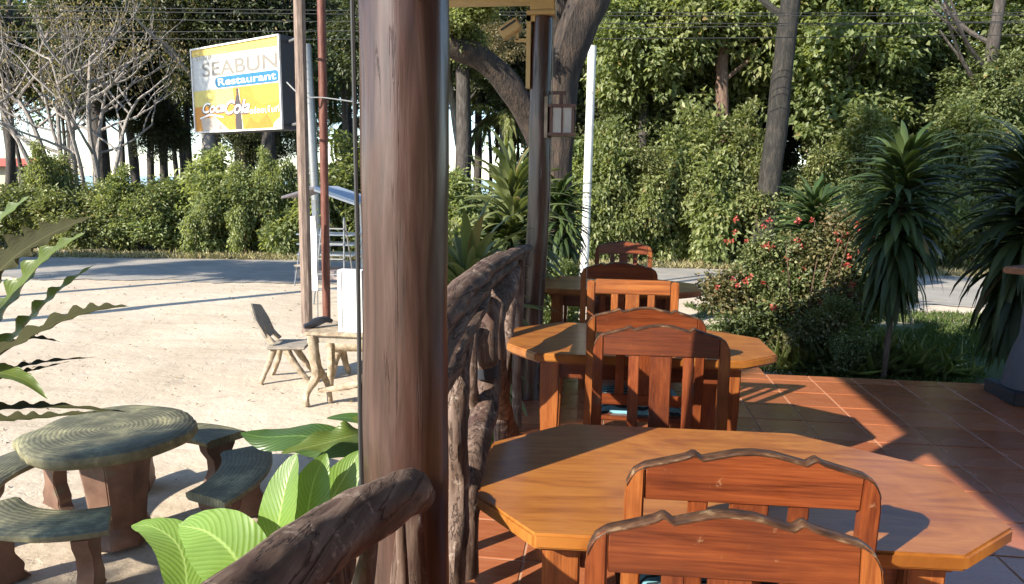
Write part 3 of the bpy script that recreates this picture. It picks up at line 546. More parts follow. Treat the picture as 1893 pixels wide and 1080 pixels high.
# ------------------------------------------------------------------ chairs
def crest(x, h=1.018):
    a = abs(x)
    pts = [(0, 0), (.04, -.003), (.08, -.013), (.115, -.022), (.135, -.008), (.15, -.018), (.19, -.03), (.245, -.045), (.27, -.062), (.285, -.095), (.2875, -.13)]
    return h + float(np.interp(a, [p[0] for p in pts], [p[1] for p in pts]))
def rake(p): return Vector((p.x, p.y - max(0, p.z-.44)*.10 + .0, p.z))
def make_chair(label, kind='red', straight=False):
    t = empty('dining_chair', (0, 0, 0), label, 'chair', 'wooden dining chairs with slatted backs')
    MX, MZ = MAT[kind+'_x'], MAT[kind+'_z']; OZ = MAT['org_z']
    for s in (-1, 1):
        m = MB()
        if straight: poly = [(s*.2375, 0), (s*.2875, 0), (s*.2875, .985), (s*.275, .992), (s*.25, .992), (s*.2375, .985)]
        else:
            xs = [.2435, .255, .265, .275, .282, .2875]; poly = [(s*.2435, 0), (s*.2875, 0)] + [(s*x, crest(x)) for x in xs[::-1]]
        m.prism(poly, -.019, .019, axis=1)
        # add a cut at seat height so that the rake bends
        me_v = []; 
        m2 = MB(); n = len(poly); levels = []
        m.v = [tuple(rake(Vector(v))) for v in m.v]
        m.obj('back_post', OZ if kind == 'org' or s < 0 else MZ, t, bevel=.005)
        m = MB(); x = s*.24; m.prism([(x-.021, .43), (x+.021, .43), (x+.021, .472), (x-.021, .472)], 0, .43); m.obj('front_leg', MZ, t, bevel=.004)
        m = MB(); m.box((s*.24, .225, .395), (.022, .41, .06)); m.obj('side_rail', MZ, t, bevel=.003)
        m = MB(); m.box((s*.24, .225, .17), (.018, .41, .03)); m.obj('stretcher', MZ, t, bevel=.003)
    m = MB()
    if straight:
        m.box((0, 0, .955), (.474, .028, .09)); m.xf(rake); m.obj('top_rail', MAT['org_x'], t, bevel=.005)
    else:
        xs = np.linspace(-.2425, .2425, 41); poly = [(-.2425, .885), (.2425, .885)] + [(x, crest(x)-.006) for x in xs[::-1]]
        m.prism(poly, -.014, .014, axis=1); m.xf(rake); m.obj('top_rail', MX, t, bevel=.003, seg=1)
        m = MB(); xs = list(np.linspace(-.284, .284, 75)); pts = [Vector((x, 0, crest(x)-.006)) for x in xs]; n = len(pts); vs = []
        for p in pts:
            for dy, dz in ((-.0155, -.002), (-.0165, .002), (-.011, .0065), (.011, .0065), (.0165, .002), (.0155, -.002)): vs.append(p+Vector((0, dy, dz)))
        fs = [(i*6+k, i*6+(k+1) % 6, i*6+6+(k+1) % 6, i*6+6+k) for i in range(n-1) for k in range(6)] + [tuple(range(6)), tuple((n-1)*6+k for k in range(6))]
        m.add(vs, fs); m.xf(rake); m.obj('crest_trim', MAT['crest'], t, smooth=True)
    for x, w_, k in ((-.117, .045, 0), (0, .088, 1), (.112, .045, 2)):
        if straight and False: continue
        m = MB(); m.prism([(x-w_/2, .56), (x+w_/2, .56), (x+w_/2, .888 if not straight else .912), (x-w_/2, .888 if not straight else .912)], -.007, .007, axis=1); m.xf(rake)
        m.obj('slat', MZ if k != 1 or kind == 'red' else OZ, t, bevel=.003)
    m = MB(); m.box((0, 0, .535), (.484, .024, .055)); m.xf(rake); m.obj('lower_rail', MX, t, bevel=.003)
    m = MB(); m.box((0, .235, .432), (.55, .49, .022)); m.obj('seat', MX, t, bevel=.006)
    m = MB(); m.box((0, .452, .39), (.44, .022, .06)); m.obj('front_rail', MX, t, bevel=.003)
    return t
def rake_fix(): pass
red0 = make_chair('nearest dark red chair back at the bottom edge, facing the camera side')
chairs = {'c1': red0}
red0.scale = (.975,)*3; red0.location = (.272, 1.262, 0); red0.rotation_euler = (0, 0, math.pi+R(1.5))
spec = [
 ('c2', 'dark red carved chair pushed against the near edge of the nearest table', (.362, 1.64, 0), R(1.5)),
 ('c3', 'red chair half in shadow just beyond the far edge of the nearest table', (.272, 2.93, 0), math.pi+R(.5)),
 ('c4', 'red chair with peaked crest pushed against the near edge of the middle table', (.235, 3.46, 0), R(.5)),
 ('c6', 'bright red chair pushed against the near edge of the farthest table', (.15, 5.36, 0), 0),
 ('c7', 'small plain reddish brown chair beyond the farthest table', (.24, 7.15, 0), math.pi)]
for k, lab, loc, rz in spec:
    c = copy_tree(red0); c.scale = (1, 1, 1); c.location = loc; c.rotation_euler = (0, 0, rz); c['label'] = lab; chairs[k] = c
c5 = make_chair('orange chair with a straight square top rail beyond the middle table', 'org', True); c5.location = (.215, 4.42, 0); c5.rotation_euler = (0, 0, math.pi)
def cushion(label, ch):
    m = MB(); n = 14; vs = []; fs = []
    for side in (0, 1):
        for j in range(n+1):
            for i in range(n+1):
                x = (i/n-.5)*.44; y = (j/n-.5)*.42; e = (1-(2*i/n-1)**6)*(1-(2*j/n-1)**6)
                vs.append((x, y, (.045*e**.5 if side else 0)))
    w_ = n+1; o2 = w_*w_
    for j in range(n):
        for i in range(n):
            a = j*w_+i; fs.append((a, a+w_, a+w_+1, a+1)); fs.append((o2+a, o2+a+1, o2+a+w_+1, o2+a+w_))
    m.add(vs, fs); o = m.obj('seat_cushion', MAT['cushion'], smooth=True)
    rz = ch.rotation_euler.z; v = Matrix.Rotation(rz, 3, 'Z') @ Vector((0, .25, .4435)); o.location = Vector(ch.location)+v; o.rotation_euler = (0, 0, rz)
    tag(o, label, 'cushion', 'patterned blue seat cushions'); return o
cushion('blue cushion with black strokes seen through the slats of the half shadowed chair', chairs['c4'])
cushion('blue cushion on the carved chair at the near edge of the nearest table', chairs['c2'])
cushion('blue cushion on the bright red chair at the farthest table', chairs['c6'])

# ------------------------------------------------------------------ lantern, lamp on the far post
ln = empty('wooden_lantern', (-.29, 5.08, 1.93), 'small dark wooden lantern with frosted panes hanging from the slim post', 'lantern')
for sx in (-1, 1):
    for sy in (-1, 1): m = MB(); m.box((sx*.075, sy*.075, .1), (.018, .018, .2)); m.obj('frame_bar', MAT['lantern'], ln)
for z in (.004, .196): m = MB(); m.box((0, 0, z), (.19, .19, .02)); m.obj('plate', MAT['lantern'], ln)
for sx in (-1, 1):
    m = MB(); m.box((sx*.073, 0, .1), (.004, .13, .17)); m.obj('pane', MAT['frost'], ln); m = MB(); m.box((0, sx*.073, .1), (.13, .004, .17)); m.obj('pane', MAT['frost'], ln)
m = MB(); m.box((0, -.078, .1), (.01, .008, .18)); m.obj('frame_bar', MAT['lantern'], ln)
m = MB(); m.box((-.01, 0, .245), (.028, .028, .08)); m.box((-.04, 0, .292), (.13, .022, .022)); m.obj('bracket', MAT['lantern'], ln)
m = MB(); m.box((-.112, -.06, .12), (.022, .02, .28)); m.obj('back_plate', MAT['greywood'], ln)
lp = empty('flood_lamp', (-.62, 5.1, 2.66), 'tan box lamp tilted on an arm below the roof beam end', 'lamp')
rot = Matrix.Rotation(R(-32), 3, 'Y'); m = MB(); m.box((-.05, 0, -.005), (.15, .1, .085), rot); m.obj('lamp_body', MAT['cream'], lp, bevel=.008)
m = MB(); m.box((-.058, -.052, .012), (.12, .004, .014), rot); m.obj('lamp_slot', MAT['dark'], lp)
m = MB(); m.box((.06, 0, -.08), (.16, .03, .02)); m.box((.0, 0, -.05), (.02, .03, .06)); m.obj('arm', MAT['cream'], lp)

# ------------------------------------------------------------------ object at the right edge
pd = empty('pedestal', (3.30, 5.66, 0), 'dark plinth and pedestal under a pointed orange slab at the right edge', 'pedestal')
m = MB(); m.box((.02, 0, .05), (.48, .42, .1)); m.obj('plinth', MAT['dark'], pd, bevel=.006)
m = MB(); m.tube([(0, 0, .1), (0, 0, .2), (0, 0, .36), (0, 0, .5), (0, 0, .9), (0, 0, .97)], [.19, .18, .15, .11, .10, .13], 24); m.obj('column', flat('slate grey stone', (.07, .07, .09), .55), pd, smooth=True)
m = MB(); m.prism([(-.3, 0), (-.1, -.22), (.5, -.26), (.5, .26), (-.05, .2)], .97, 1.02); m.obj('slab', MAT['org_x'], pd, bevel=.012)

# ------------------------------------------------------------------ sign
def sign():
    pR = at(524, 240, 9.95); pL = at(362, 238, 11.05); zb, zt = 2.30, 3.62
    ax = Vector((pR.x-pL.x, pR.y-pL.y, 0)); W = ax.length; rz = math.atan2(ax.y, ax.x); H = zt-zb
    s = empty('restaurant_sign', (pL.x, pL.y, zb), 'faded white and orange lightbox sign reading Restaurant, hung on the roadside pole', 'sign', rz=rz)
    D = .30
    m = MB(); m.box((W/2, D/2+.004, H/2), (W, D, H)); m.obj('box_body', MAT['dark'], s)
    def panel(name, x0, x1, z0, z1, mat, y=0.):
        m = MB(); m.box(((x0+x1)/2, -y-.002, (z0+z1)/2), (x1-x0, .004, z1-z0)); return m.obj(name, mat, s)
    b = .025
    for x0, x1, z0, z1 in ((0, W, 0, b), (0, W, H-b, H), (0, b, b, H-b), (W-b, W, b, H-b)):
        m = MB(); m.box(((x0+x1)/2, -.012, (z0+z1)/2), (x1-x0, .03, z1-z0)); m.obj('frame', MAT['white_pole'], s)
    panel('face', b, W-b, b, H-b, flat('sign white', (.47, .47, .45), .5))
    def art(name, poly, c, y, rough=.6):
        m = MB(); m.prism(poly, -y-.0015, -y, axis=1); return m.obj(name, flat('sign '+name, c, rough), s)
    zm = H*.50
    art('yellow_band', [(b, H-b-.1), (W-b, H-b-.13), (W-b, H-b), (b, H-b)], (.5, .38, .09), .005)
    art('orange_field', [(b, b), (W-b, b), (W-b, zm), (b, zm)], (.52, .22, .025), .005)
    art('yellow_field', [(b, zm*.62), (W*.5, zm*.62), (W*.48, zm), (b, zm)], (.56, .47, .13), .0075)
    art('flame_patch', [(W*.68, zm*.98), (W*.72, zm*.72), (W*.8, zm*.55), (W-b, zm*.62), (W-b, zm*.98)], (.58, .36, .04), .0075)
    art('deep_orange_patch', [(W*.60, b*1.6), (W*.66, zm*.3), (W*.74, zm*.16), (W*.84, zm*.34), (W*.9, b*1.6)], (.48, .18, .015), .0075)  # slightly deeper orange shape low on the orange field
    art('grey_wave', [(W*.10, b), (W*.08, zm*.34), (W*.26, zm*.36), (W*.42, b)], (.42, .36, .3), .0075)
    # a bottle
    bw = W*.53; sil = [(-.075, b), (.085, b), (.095, zm*.25), (.06, zm*.42), (.085, zm*.58), (.05, zm*.75), (.025, zm*.83), (.025, zm*.97), (-.025, zm*.97), (-.025, zm*.83), (-.05, zm*.75), (-.08, zm*.58), (-.055, zm*.42), (-.08, zm*.25)]
    art('bottle_print', [(bw+x, z) for x, z in sil], (.05, .04, .04), .010)
    art('bottle_edge', [(bw+.1, b), (bw+.12, b), (bw+.08, zm*.6), (bw+.045, zm*.97), (bw+.03, zm*.97), (bw+.07, zm*.6)], (.8, .7, .45), .010)
    art('white_swash', [(W*.07, zm*.36), (W*.2, zm*.45), (W*.36, zm*.36), (W*.36, zm*.33), (W*.2, zm*.40), (W*.07, zm*.33)], (.85, .82, .78), .0125)
    # blue capsule
    cz = H*.575; x0, x1, r_ = W*.28, W-b-.02, .078
    cap = [(x1-r_+r_*math.cos(a), cz+r_*math.sin(a)) for a in np.linspace(-math.pi/2, math.pi/2, 9)] + [(x0+r_+r_*math.cos(a), cz+r_*math.sin(a)) for a in np.linspace(math.pi/2, 1.5*math.pi, 9)]
    art('blue_capsule', cap, (.012, .13, .26), .010)
    def text(body, x, z, size, c, y, name, shear=0, width=None, bold=0, align='LEFT'):
        cu = bpy.data.curves.new(name, 'FONT'); cu.body = body; cu.size = size; cu.shear = shear; cu.extrude = .0008; cu.offset = bold; cu.align_x = align
        o = bpy.data.objects.new(name, cu); COL.objects.link(o); bpy.context.view_layer.update()
        w0 = max(o.dimensions.x, 1e-3)
        if width: o.scale = (width/w0, 1, 1)
        dg = bpy.context.evaluated_depsgraph_get(); me = bpy.data.meshes.new_from_object(o.evaluated_get(dg)); sx = o.scale.x
        bpy.data.objects.remove(o)
        q = link(name, me, s); me.materials.clear(); me.materials.append(flat('ink '+name, c, .5)); q.scale = (sx, 1, 1); q.rotation_euler = (math.pi/2, 0, 0); q.location = (x, -y, z); return q
    text('Restaurant', x0+.06, cz-.048, .15, (.7, .73, .73), .0135, 'lettering_restaurant', width=x1-x0-.14, bold=.002)
    text('SEABUN', W*.12, H*.66, .30, (.2, .18, .15), .0055, 'lettering_name', width=W*.84, bold=.003)
    text('ร้านอาหาร ซีบัน', W*.05, H*.855, .12, (.3, .27, .2), .0075, 'lettering_thai', width=W*.4)
    text('Coca', W*.09, zm*.46, .22, (.12, .10, .10), .0135, 'lettering_brand_shadow', shear=.35, width=W*.27, bold=.012)
    text('Coca', W*.09+.008, zm*.46+.008, .22, (.88, .86, .84), .0155, 'lettering_brand', shear=.35, width=W*.27, bold=.003)
    text('Cola', W*.36, zm*.40, .28, (.10, .08, .08), .0135, 'lettering_brand_shadow', shear=.35, width=W*.28, bold=.012)
    text('Cola', W*.36+.008, zm*.40+.008, .28, (.88, .86, .84), .0155, 'lettering_brand', shear=.35, width=W*.28, bold=.003)
    text('อร่อยเต็มที่', W*.66, zm*.38, .11, (.88, .8, .66), .0135, 'lettering_thai', width=W*.31, bold=.002)
    art('white_blob', [(W-b, b), (W-b, .17), (W-.1, .15), (W-.19, .09), (W-.22, b)], (.82, .8, .76), .0135)
    m = MB(); m.tube([(W, .15, .07), (W+.30, .1, .09)], .02, 8); m.tube([(W, .15, H-.08), (W+.30, .1, H-.06)], .02, 8); m.obj('bracket', MAT['metal'], s)
sign()

# ------------------------------------------------------------------ poles
def pole(name, px0, px1, Y, r, mat, label, sq=False, top=None, n=12):
    b = at(px0[0], px0[1], Y); b.z = GZ-.05; t = at(px1[0], px1[1], Y); k = (5.2-b.z)/(t.z-b.z); tp = b+(t-b)*k if not top else t
    o = empty(name, b, label, 'pole')
    m = MB(); P = [(tp-b)*(i/10) for i in range(11)]
    if sq:
        m.tube(P, r*1.41, 4); ang = R(45)
        m.obj('shaft', MAT[mat], o, bevel=.004)
    else: m.tube(P, [r]*11, n, .03, 3); m.obj('shaft', MAT[mat], o, smooth=True)
    return o
pole('timber_pole', (568, 612), (553, 0), 9.75, .085, 'pole_wood', 'square weathered brown pole standing behind the wooden yard table', n=8)
pole('steel_pole', (604, 597), (594, 0), 10.35, .062, 'rust', 'slim rusty red pole just right of the brown one')
pole('utility_pole', (1080, 505), (1095, 85), 17.2, .10, 'white_pole', 'thin whitewashed utility pole beyond the road', top=True)
gp = pole('concrete_pole', (590, 480), (562, 0), 19.2, .13, 'metal', 'pale grey utility pole across the road behind the brown pole')
# banner on the brown pole
bn = empty('banner', at(572, 470, 10.1), 'narrow white feather banner hanging behind the brown pole', 'banner')
p0 = bn.location; m = MB(); vs = []
ctr = [(576, 400), (577, 430), (577, 460), (576, 490), (578, 515), (582, 538)]; hw = [6, 8, 9, 9, 9, 5]
for (x, y), h in zip(ctr, hw):
    a = at(x-h, y, 10.1)-p0; b = at(x+h, y, 10.12)-p0; vs += [a, b, b+Vector((0, .012, 0)), a+Vector((0, .012, 0))]
m.add(vs, [(4*i+k, 4*i+(k+1) % 4, 4*i+4+(k+1) % 4, 4*i+4+k) for i in range(5) for k in range(4)] + [(0, 1, 2, 3), (20, 21, 22, 23)]); m.obj('cloth', MAT['white'], bn, smooth=True)
m = MB(); m.tube([at(584, 398, 10.13)-p0, at(586, 470, 10.13)-p0, at(588, 612, 10.13)-p0], .008, 6); m.obj('rod', MAT['metal'], bn)

# small roadside shelter
def hut():
    Y = 15.0; o = empty('roadside_shelter', (-6.2, Y, GZ), 'small white shelter with slanted grey roof by the far side of the yard', 'shelter'); b = o.location
    for x in (-.55, .75):
        for y in (0, .7):
            if x > 0 and y == 0: continue
            m = MB(); m.box((x+.45 if x < 0 else x, y, .88), (.09, .09, 1.76)); m.obj('corner_post', MAT['white'], o)
    m = MB(); m.prism([(-.7, 1.80), (.05, 2.02), (.05, 2.07), (-.7, 1.85)], -.35, 1.0, axis=1); m.obj('roof_slope', flat('pink grey sheet', (.55, .45, .42), .6), o)
    m = MB(); m.prism([(.053, 2.02), (1.05, 1.70), (1.05, 1.75), (.053, 2.07)], -.35, 1.0, axis=1); m.obj('roof_slope', MAT['bluegrey'], o)
    m = MB(); m.prism([(.053, 1.97), (1.05, 1.65), (1.05, 1.698), (.053, 2.018)], -.37, -.33, axis=1); m.obj('fascia', MAT['white'], o)
    for z in (.55, .78, 1.0): m = MB(); m.box((.1, .35, z), (1.3, .7, .03)); m.obj('shelf', MAT['white'], o)
    m = MB(); m.box((.1, .35, .1), (1.4, .8, .2)); m.obj('base_block', flat('pinkish block', (.5, .38, .33), .8), o)
hut()
def ladder(x, Y, lab, lean):
    o = empty('step_ladder', onz(x, Y), lab, 'ladder')
def easel(px, Y, label, flip=1):
    b = at(px, 540, Y); b.z = GZ; o = empty('step_ladder', b, label, 'ladder')
    h = 1.55; w_ = .2
    for s in (-1, 1):
        m = MB(); m.tube([(s*(w_+.09), -.32, 0), (s*w_, 0, h)], .016, 6); m.obj('front_rail', MAT['metal'], o); m = MB(); m.tube([(s*(w_+.09), .32, 0), (s*w_, .02, h)], .014, 6); m.obj('rear_rail', MAT['metal'], o)
    for k in range(5): z = .27*(k+1); q = z/h; ww = 2*(w_+.09*(1-q)); m = MB(); m.box((0, -.32*(1-q), z), (ww, .07, .02)); m.obj('step', MAT['metal'], o)
easel(620, 12.3, 'grey aluminium step ladder standing by the road behind the white board')
# folding chair beyond
fc = empty('folding_chair', (onz(640, 500).x, 14.2, GZ), 'small grey folding chair near the roadside shelter', 'chair')
m = MB(); m.box((0, 0, .42), (.36, .36, .03)); m.obj('seat', MAT['greywood'], fc); m = MB(); m.box((0, .2, .72), (.36, .03, .42)); m.obj('backrest', MAT['greywood'], fc)
for s in (-1, 1): m = MB(); m.tube([(s*.17, -.2, 0), (s*.17, .2, .92)], .014, 6); m.obj('leg', MAT['metal'], fc); m = MB(); m.tube([(s*.17, .25, 0), (s*.17, -.15, .42)], .014, 6); m.obj('leg', MAT['metal'], fc)

# ------------------------------------------------------------------ natural wood furniture in the yard
nt_ = empty('rustic_table', (-2.35, 6.75, GZ), 'rustic plank table on crooked root legs in the sandy yard', 'table')
b0 = nt_.location
def q(x, y, Y): return at(x, y, Y)-b0
m = MB(); m.box((.02, .05, .735), (1.1, .62, .035)); m.obj('table_top', MAT['driftwood'], nt_, bevel=.01)
m = MB(); m.box((.0, -.2, .68), (.98, .04, .07)); m.obj('apron', MAT['greywood'], nt_)
def leg(par, pts, rads): return log_obj('leg', pts, rads, MAT['driftwood'], par, 12, 24, .22, 9)
leg(nt_, [(-.46, -.22, .72), (-.44, -.23, .5), (-.42, -.22, .32), (-.52, -.25, .12), (-.52, -.27, 0)], [.05, .055, .05, .032, .03])
leg(nt_, [(-.43, -.22, .42), (-.36, -.12, .2), (-.34, -.1, 0)], [.045, .03, .028])
leg(nt_, [(-.46, .25, .72), (-.46, .25, .3), (-.5, .3, 0)], [.045, .04, .03])
leg(nt_, [(.45, -.22, .72), (.42, -.22, .35), (.5, -.25, 0)], [.05, .05, .03])
leg(nt_, [(.45, .25, .72), (.42, .22, .35), (.5, .3, 0)], [.05, .05, .03])
m = MB(); m.tube(spline([(-.42, -.2, .14), (-.1, -.17, .2), (.2, -.2, .3), (.45, -.2, .26)], 16), lerp_list([.025, .035, .04, .05], 16), 10, .25, 8); m.obj('stretcher', MAT['driftwood'], nt_, smooth=True)
bb = empty('rustic_bench', (-2.45, 7.6, GZ), 'half log bench behind the rustic yard table', 'bench')
m = MB(); m.tube(spline([(-.6, 0, .38), (0, 0, .4), (.7, 0, .38)], 20), .12, 14, .08, 4, squash=(1, 1.2, .8)); m.obj('seat', MAT['driftwood'], bb, smooth=True)
for x in (-.5, .6): leg(bb, [(x, 0, .34), (x-.04, -.05, .15), (x-.06, -.1, 0)], [.05, .04, .03]); leg(bb, [(x, .05, .34), (x+.03, .1, .15), (x+.05, .15, 0)], [.05, .04, .03])
ch = empty('rustic_chair', (-3.55, 7.35, GZ), 'rustic wooden chair with a curved plank back left of the yard table', 'chair', rz=R(10))
m = MB(); m.box((.12, 0, .40), (.42, .4, .035)); m.obj('seat', MAT['greywood'], ch, bevel=.01)
m = MB(); m.prism([(-.15, .0), (.17, .0), (.2, .2), (.16, .36), (-.1, .42), (-.19, .26)], -.02, .02, axis=2)
m.xf(lambda p: Vector((-.1-p.y*.42+p.z, p.x, .5+p.y*.92))); m.obj('backrest', MAT['greywood'], ch, bevel=.008)
leg(ch, [(-.03, .12, .44), (-.12, .12, .55), (-.14, .1, .62)], [.03, .028, .025]); leg(ch, [(-.03, -.12, .44), (-.12, -.12, .55), (-.14, -.1, .62)], [.03, .028, .025])
leg(ch, [(-.02, -.13, .4), (-.08, -.15, .22), (-.17, -.2, 0)], [.04, .03, .026]); leg(ch, [(-.02, .13, .4), (-.06, .15, .2), (-.15, .2, 0)], [.04, .03, .026])
leg(ch, [(.1, -.14, .4), (.2, -.15, .22), (.36, -.16, 0)], [.045, .035, .028]); leg(ch, [(.1, .14, .4), (.22, .15, .2), (.34, .2, 0)], [.045, .035, .028])
# white display box on the table, and the dark thing lying beside it
wb = empty('display_box', (-2.38, 6.62, GZ+.7535), 'upright white box with a dark side standing on the rustic table', 'box')
m = MB(); m.box((-.04, 0, .31), (.25, .13, .62)); m.obj('front_panel', MAT['white'], wb, bevel=.004)
m = MB(); m.box((.103, .005, .31), (.035, .13, .62)); m.obj('side_panel', MAT['dark'], wb)
m = MB(); m.box((-.122, -.068, .31), (.004, .004, .6)); m.obj('seam', MAT['metal'], wb)
cl = MB(); cl.tube(spline([(-2.93, 6.62, GZ+.775), (-2.86, 6.7, GZ+.80), (-2.78, 6.78, GZ+.83), (-2.72, 6.84, GZ+.80)], 12), lerp_list([.02, .045, .035, .015], 12), 9, .5, 14); tag(cl.obj('cloth_bundle', MAT['dark'], smooth=True), 'crumpled black cloth lying on the corner of the rustic table', 'cloth')

# ------------------------------------------------------------------ round concrete table and its curved benches
SC = Vector((-2.96, 3.82, GZ))
st = empty('round_table', SC, 'round mossy concrete table moulded like a sliced log with a tapered brown foot', 'table')
m = MB(); n = 72; ring = []
def outl(a): return .475*(1+.03*math.sin(3*a+1)+.015*math.sin(7*a)) + .06*math.exp(-((a-math.radians(205))/.16)**2)
prof = [(.0, .725), (.3, .727), (.55, .726), (.8, .728), (.93, .724), (.985, .708), (1.0, .68), (.985, .655), (.95, .64), (.5, .64), (0, .64)]
vs = []
for (k, z) in prof:
    for i in range(n):
        a = 2*math.pi*i/n; r_ = outl(a)*k*(1 + (.012*math.sin(40*a) if .95 < k else 0)); vs.append((r_*math.cos(a), r_*math.sin(a), z))
fs = [(j*n+i, j*n+(i+1) % n, (j+1)*n+(i+1) % n, (j+1)*n+i) for j in range(len(prof)-1) for i in range(n)]
m.add(vs, fs); m.obj('table_top', MAT['clog'], st, smooth=True)
m = MB(); vs = []
for z, r_ in ((.64, .225), (.35, .185), (.12, .16), (.09, .19), (0, .2)):
    for k in range(8): a = math.pi/8+k*math.pi/4; vs.append((r_*math.cos(a), r_*math.sin(a), z))
m.add(vs, [(j*8+k, j*8+(k+1) % 8, j*8+8+(k+1) % 8, j*8+8+k) for j in range(4) for k in range(8)] + [tuple(range(8)), tuple(range(32, 40))]); m.obj('pedestal', MAT['cleg'], st, bevel=.006)
def bench(a0, a1, label, ri=.62, ro=.93):
    o = empty('curved_bench', SC, label, 'bench', 'curved concrete benches round the concrete table')
    m = MB(); n = 28; prof = [(ri, .40), (ri-.005, .425), (ri+.02, .44), (ro-.03, .44), (ro, .425), (ro, .40), (ro-.02, .385), (ri+.02, .385)]; k = len(prof); vs = []
    for i in range(n+1):
        a = R(a0+(a1-a0)*i/n)
        for r_, z in prof: vs.append((r_*math.cos(a), r_*math.sin(a), z))
    m.add(vs, [(i*k+j, i*k+(j+1) % k, (i+1)*k+(j+1) % k, (i+1)*k+j) for i in range(n) for j in range(k)] + [tuple(range(k)), tuple(n*k+j for j in range(k))]); m.obj('seat', MAT['clog'], o, smooth=True)
    for f in (.14, .86):
        a = R(a0+(a1-a0)*f); d = Vector((math.cos(a), math.sin(a), 0)); s_ = Vector((-d.y, d.x, 0)); c = d*(ri+ro)/2
        side = [(.13, .385), (.12, .33), (.07, .25), (.065, .17), (.11, .09), (.10, .04), (.14, 0)]
        poly = side + [(-x, z) for x, z in side[::-1]]
        m = MB(); m.prism(poly, -.045, .045, axis=1); m.xf(lambda p: c + d*p.x + s_*p.y + Vector((0, 0, p.z))); m.obj('leg', MAT['cleg'], o, bevel=.006)
bench(-18, 40, 'curved concrete bench right of the round table, next to the broad leaves')
bench(62, 122, 'curved concrete bench behind the round table, half hidden by its top')
bench(147, 205, 'curved concrete bench at the left edge, sunlit, left of the round table')
bench(232, 304, 'curved concrete bench in front of the round table, in shadow', .5, .8)

# ------------------------------------------------------------------ leaves of the near plants
def blade(name, parent, pts, wid, mat, up=(0, 0, 1), wave=0., wf=9, cup=.25, nl=26, nw=8, jag=0., seed=0, origin=None, rib=0.):
    """a leaf blade swept along a spline; up = general normal; wave = edge ripple"""
    P = spline(pts, nl); o = Vector(parent.location); V = []; UV = []; up = Vector(up)
    for i, p in enumerate(P):
        t = (P[min(i+1, nl)]-P[max(i-1, 0)]).normalized(); s = t.cross(up).normalized(); u = s.cross(t); f = i/nl
        wv = float(np.interp(f, np.linspace(0, 1, len(wid)), wid))
        for k in range(nw+1):
            e = 2*k/nw-1; sd = 1 if e > 0 else -1
            ww = wv*(1 + jag*math.sin(f*wf*6.28*1.0+sd*1.3+seed)*abs(e)**2)
            z = cup*wv*abs(e)**1.5 + wave*wv*math.sin(f*wf*6.28+sd*1.1+seed)*abs(e)**2.5 + (rib*math.sin((f-.25*abs(e))*60)*abs(e)*(1-abs(e)*.5))
            V.append(p + s*(e*ww) + u*z - o); UV.append((k/nw, f))
    w_ = nw+1; Fc = [(i*w_+k, i*w_+k+1, (i+1)*w_+k+1, (i+1)*w_+k) for i in range(nl) for k in range(nw)]
    me = bpy.data.meshes.new(name); me.from_pydata([tuple(v) for v in V], [], Fc); me.materials.append(MAT[mat]); uvl = me.uv_layers.new(name='UVMap')
    for lp_ in me.loops: uvl.data[lp_.index].uv = UV[lp_.vertex_index]
    me.polygons.foreach_set('use_smooth', [True]*len(me.polygons)); me.update()
    return link(name, me, parent)
ELL = [.02, .45, .8, .97, 1., .95, .82, .6, .34, .02]
def ell(w_): return [x*w_ for x in ELL]
BL = empty('broad_leaf_plant', (-1.05, 1.55, GZ), 'light green plant with broad ribbed leaves in front of the railing', 'plant')
def A(*l): return [at(x, y, Y) for x, y, Y in l]
blade('leaf', BL, A((330, 1180, 1.55), (345, 1080, 1.62), (330, 1010, 1.7), (285, 975, 1.75), (243, 972, 1.78)), ell(.062), 'big_light', up=(.35, -.4, 1), cup=.12, nl=44, nw=14, rib=.0015, wave=.06, wf=2)
blade('leaf', BL, A((470, 1150, 1.45), (440, 1040, 1.5), (385, 985, 1.56), (330, 972, 1.6)), ell(.085), 'big_light', up=(.3, -.75, .75), cup=.1, nl=44, nw=14, rib=.0018, wave=.05, wf=2)
blade('leaf', BL, A((505, 1090, 1.6), (512, 990, 1.62), (528, 900, 1.66), (548, 838, 1.7)), ell(.062), 'big_light', up=(-.35, -1, .25), cup=.2, nl=44, nw=12, rib=.0012)
blade('leaf', BL, A((560, 1060, 1.66), (566, 970, 1.68), (580, 890, 1.72), (604, 838, 1.76)), ell(.055), 'big_light', up=(.3, -1, .25), cup=.2, nl=44, nw=12, rib=.0012)
blade('leaf', BL, A((570, 1030, 1.75), (600, 950, 1.78), (635, 885, 1.8), (668, 832, 1.84)), ell(.06), 'big_light', up=(.1, -.9, .5), cup=.15, nl=44, nw=12, rib=.0012)
blade('leaf', BL, A((590, 1180, 1.3), (600, 1090, 1.35), (618, 1020, 1.38), (640, 985, 1.42)), ell(.05), 'big_light', up=(.2, -.8, .6), cup=.15, nl=40, nw=12, rib=.0012)
BD = empty('broad_leaf_plant', (-1.2, 2.35, GZ), 'darker plant with wide wavy leaves left of the thick post', 'plant')
blade('leaf', BD, A((720, 835, 2.3), (640, 818, 2.3), (560, 806, 2.3), (490, 808, 2.3), (445, 800, 2.3)), ell(.075), 'big_dark', up=(.0, -.45, 1), cup=-.2, nl=40, nw=12, rib=.0012, wave=.12, wf=2.5)
blade('leaf', BD, A((700, 800, 2.35), (650, 806, 2.25), (590, 822, 2.2), (520, 838, 2.15)), ell(.055), 'fern', up=(.0, -.35, 1), cup=.3, nl=40, nw=12, rib=.0012, wave=.25, wf=3)
blade('leaf', BD, A((740, 790, 2.6), (690, 778, 2.6), (640, 772, 2.6), (603, 773, 2.6)), ell(.035), 'big_dark', up=(.1, -.3, 1), cup=.1)
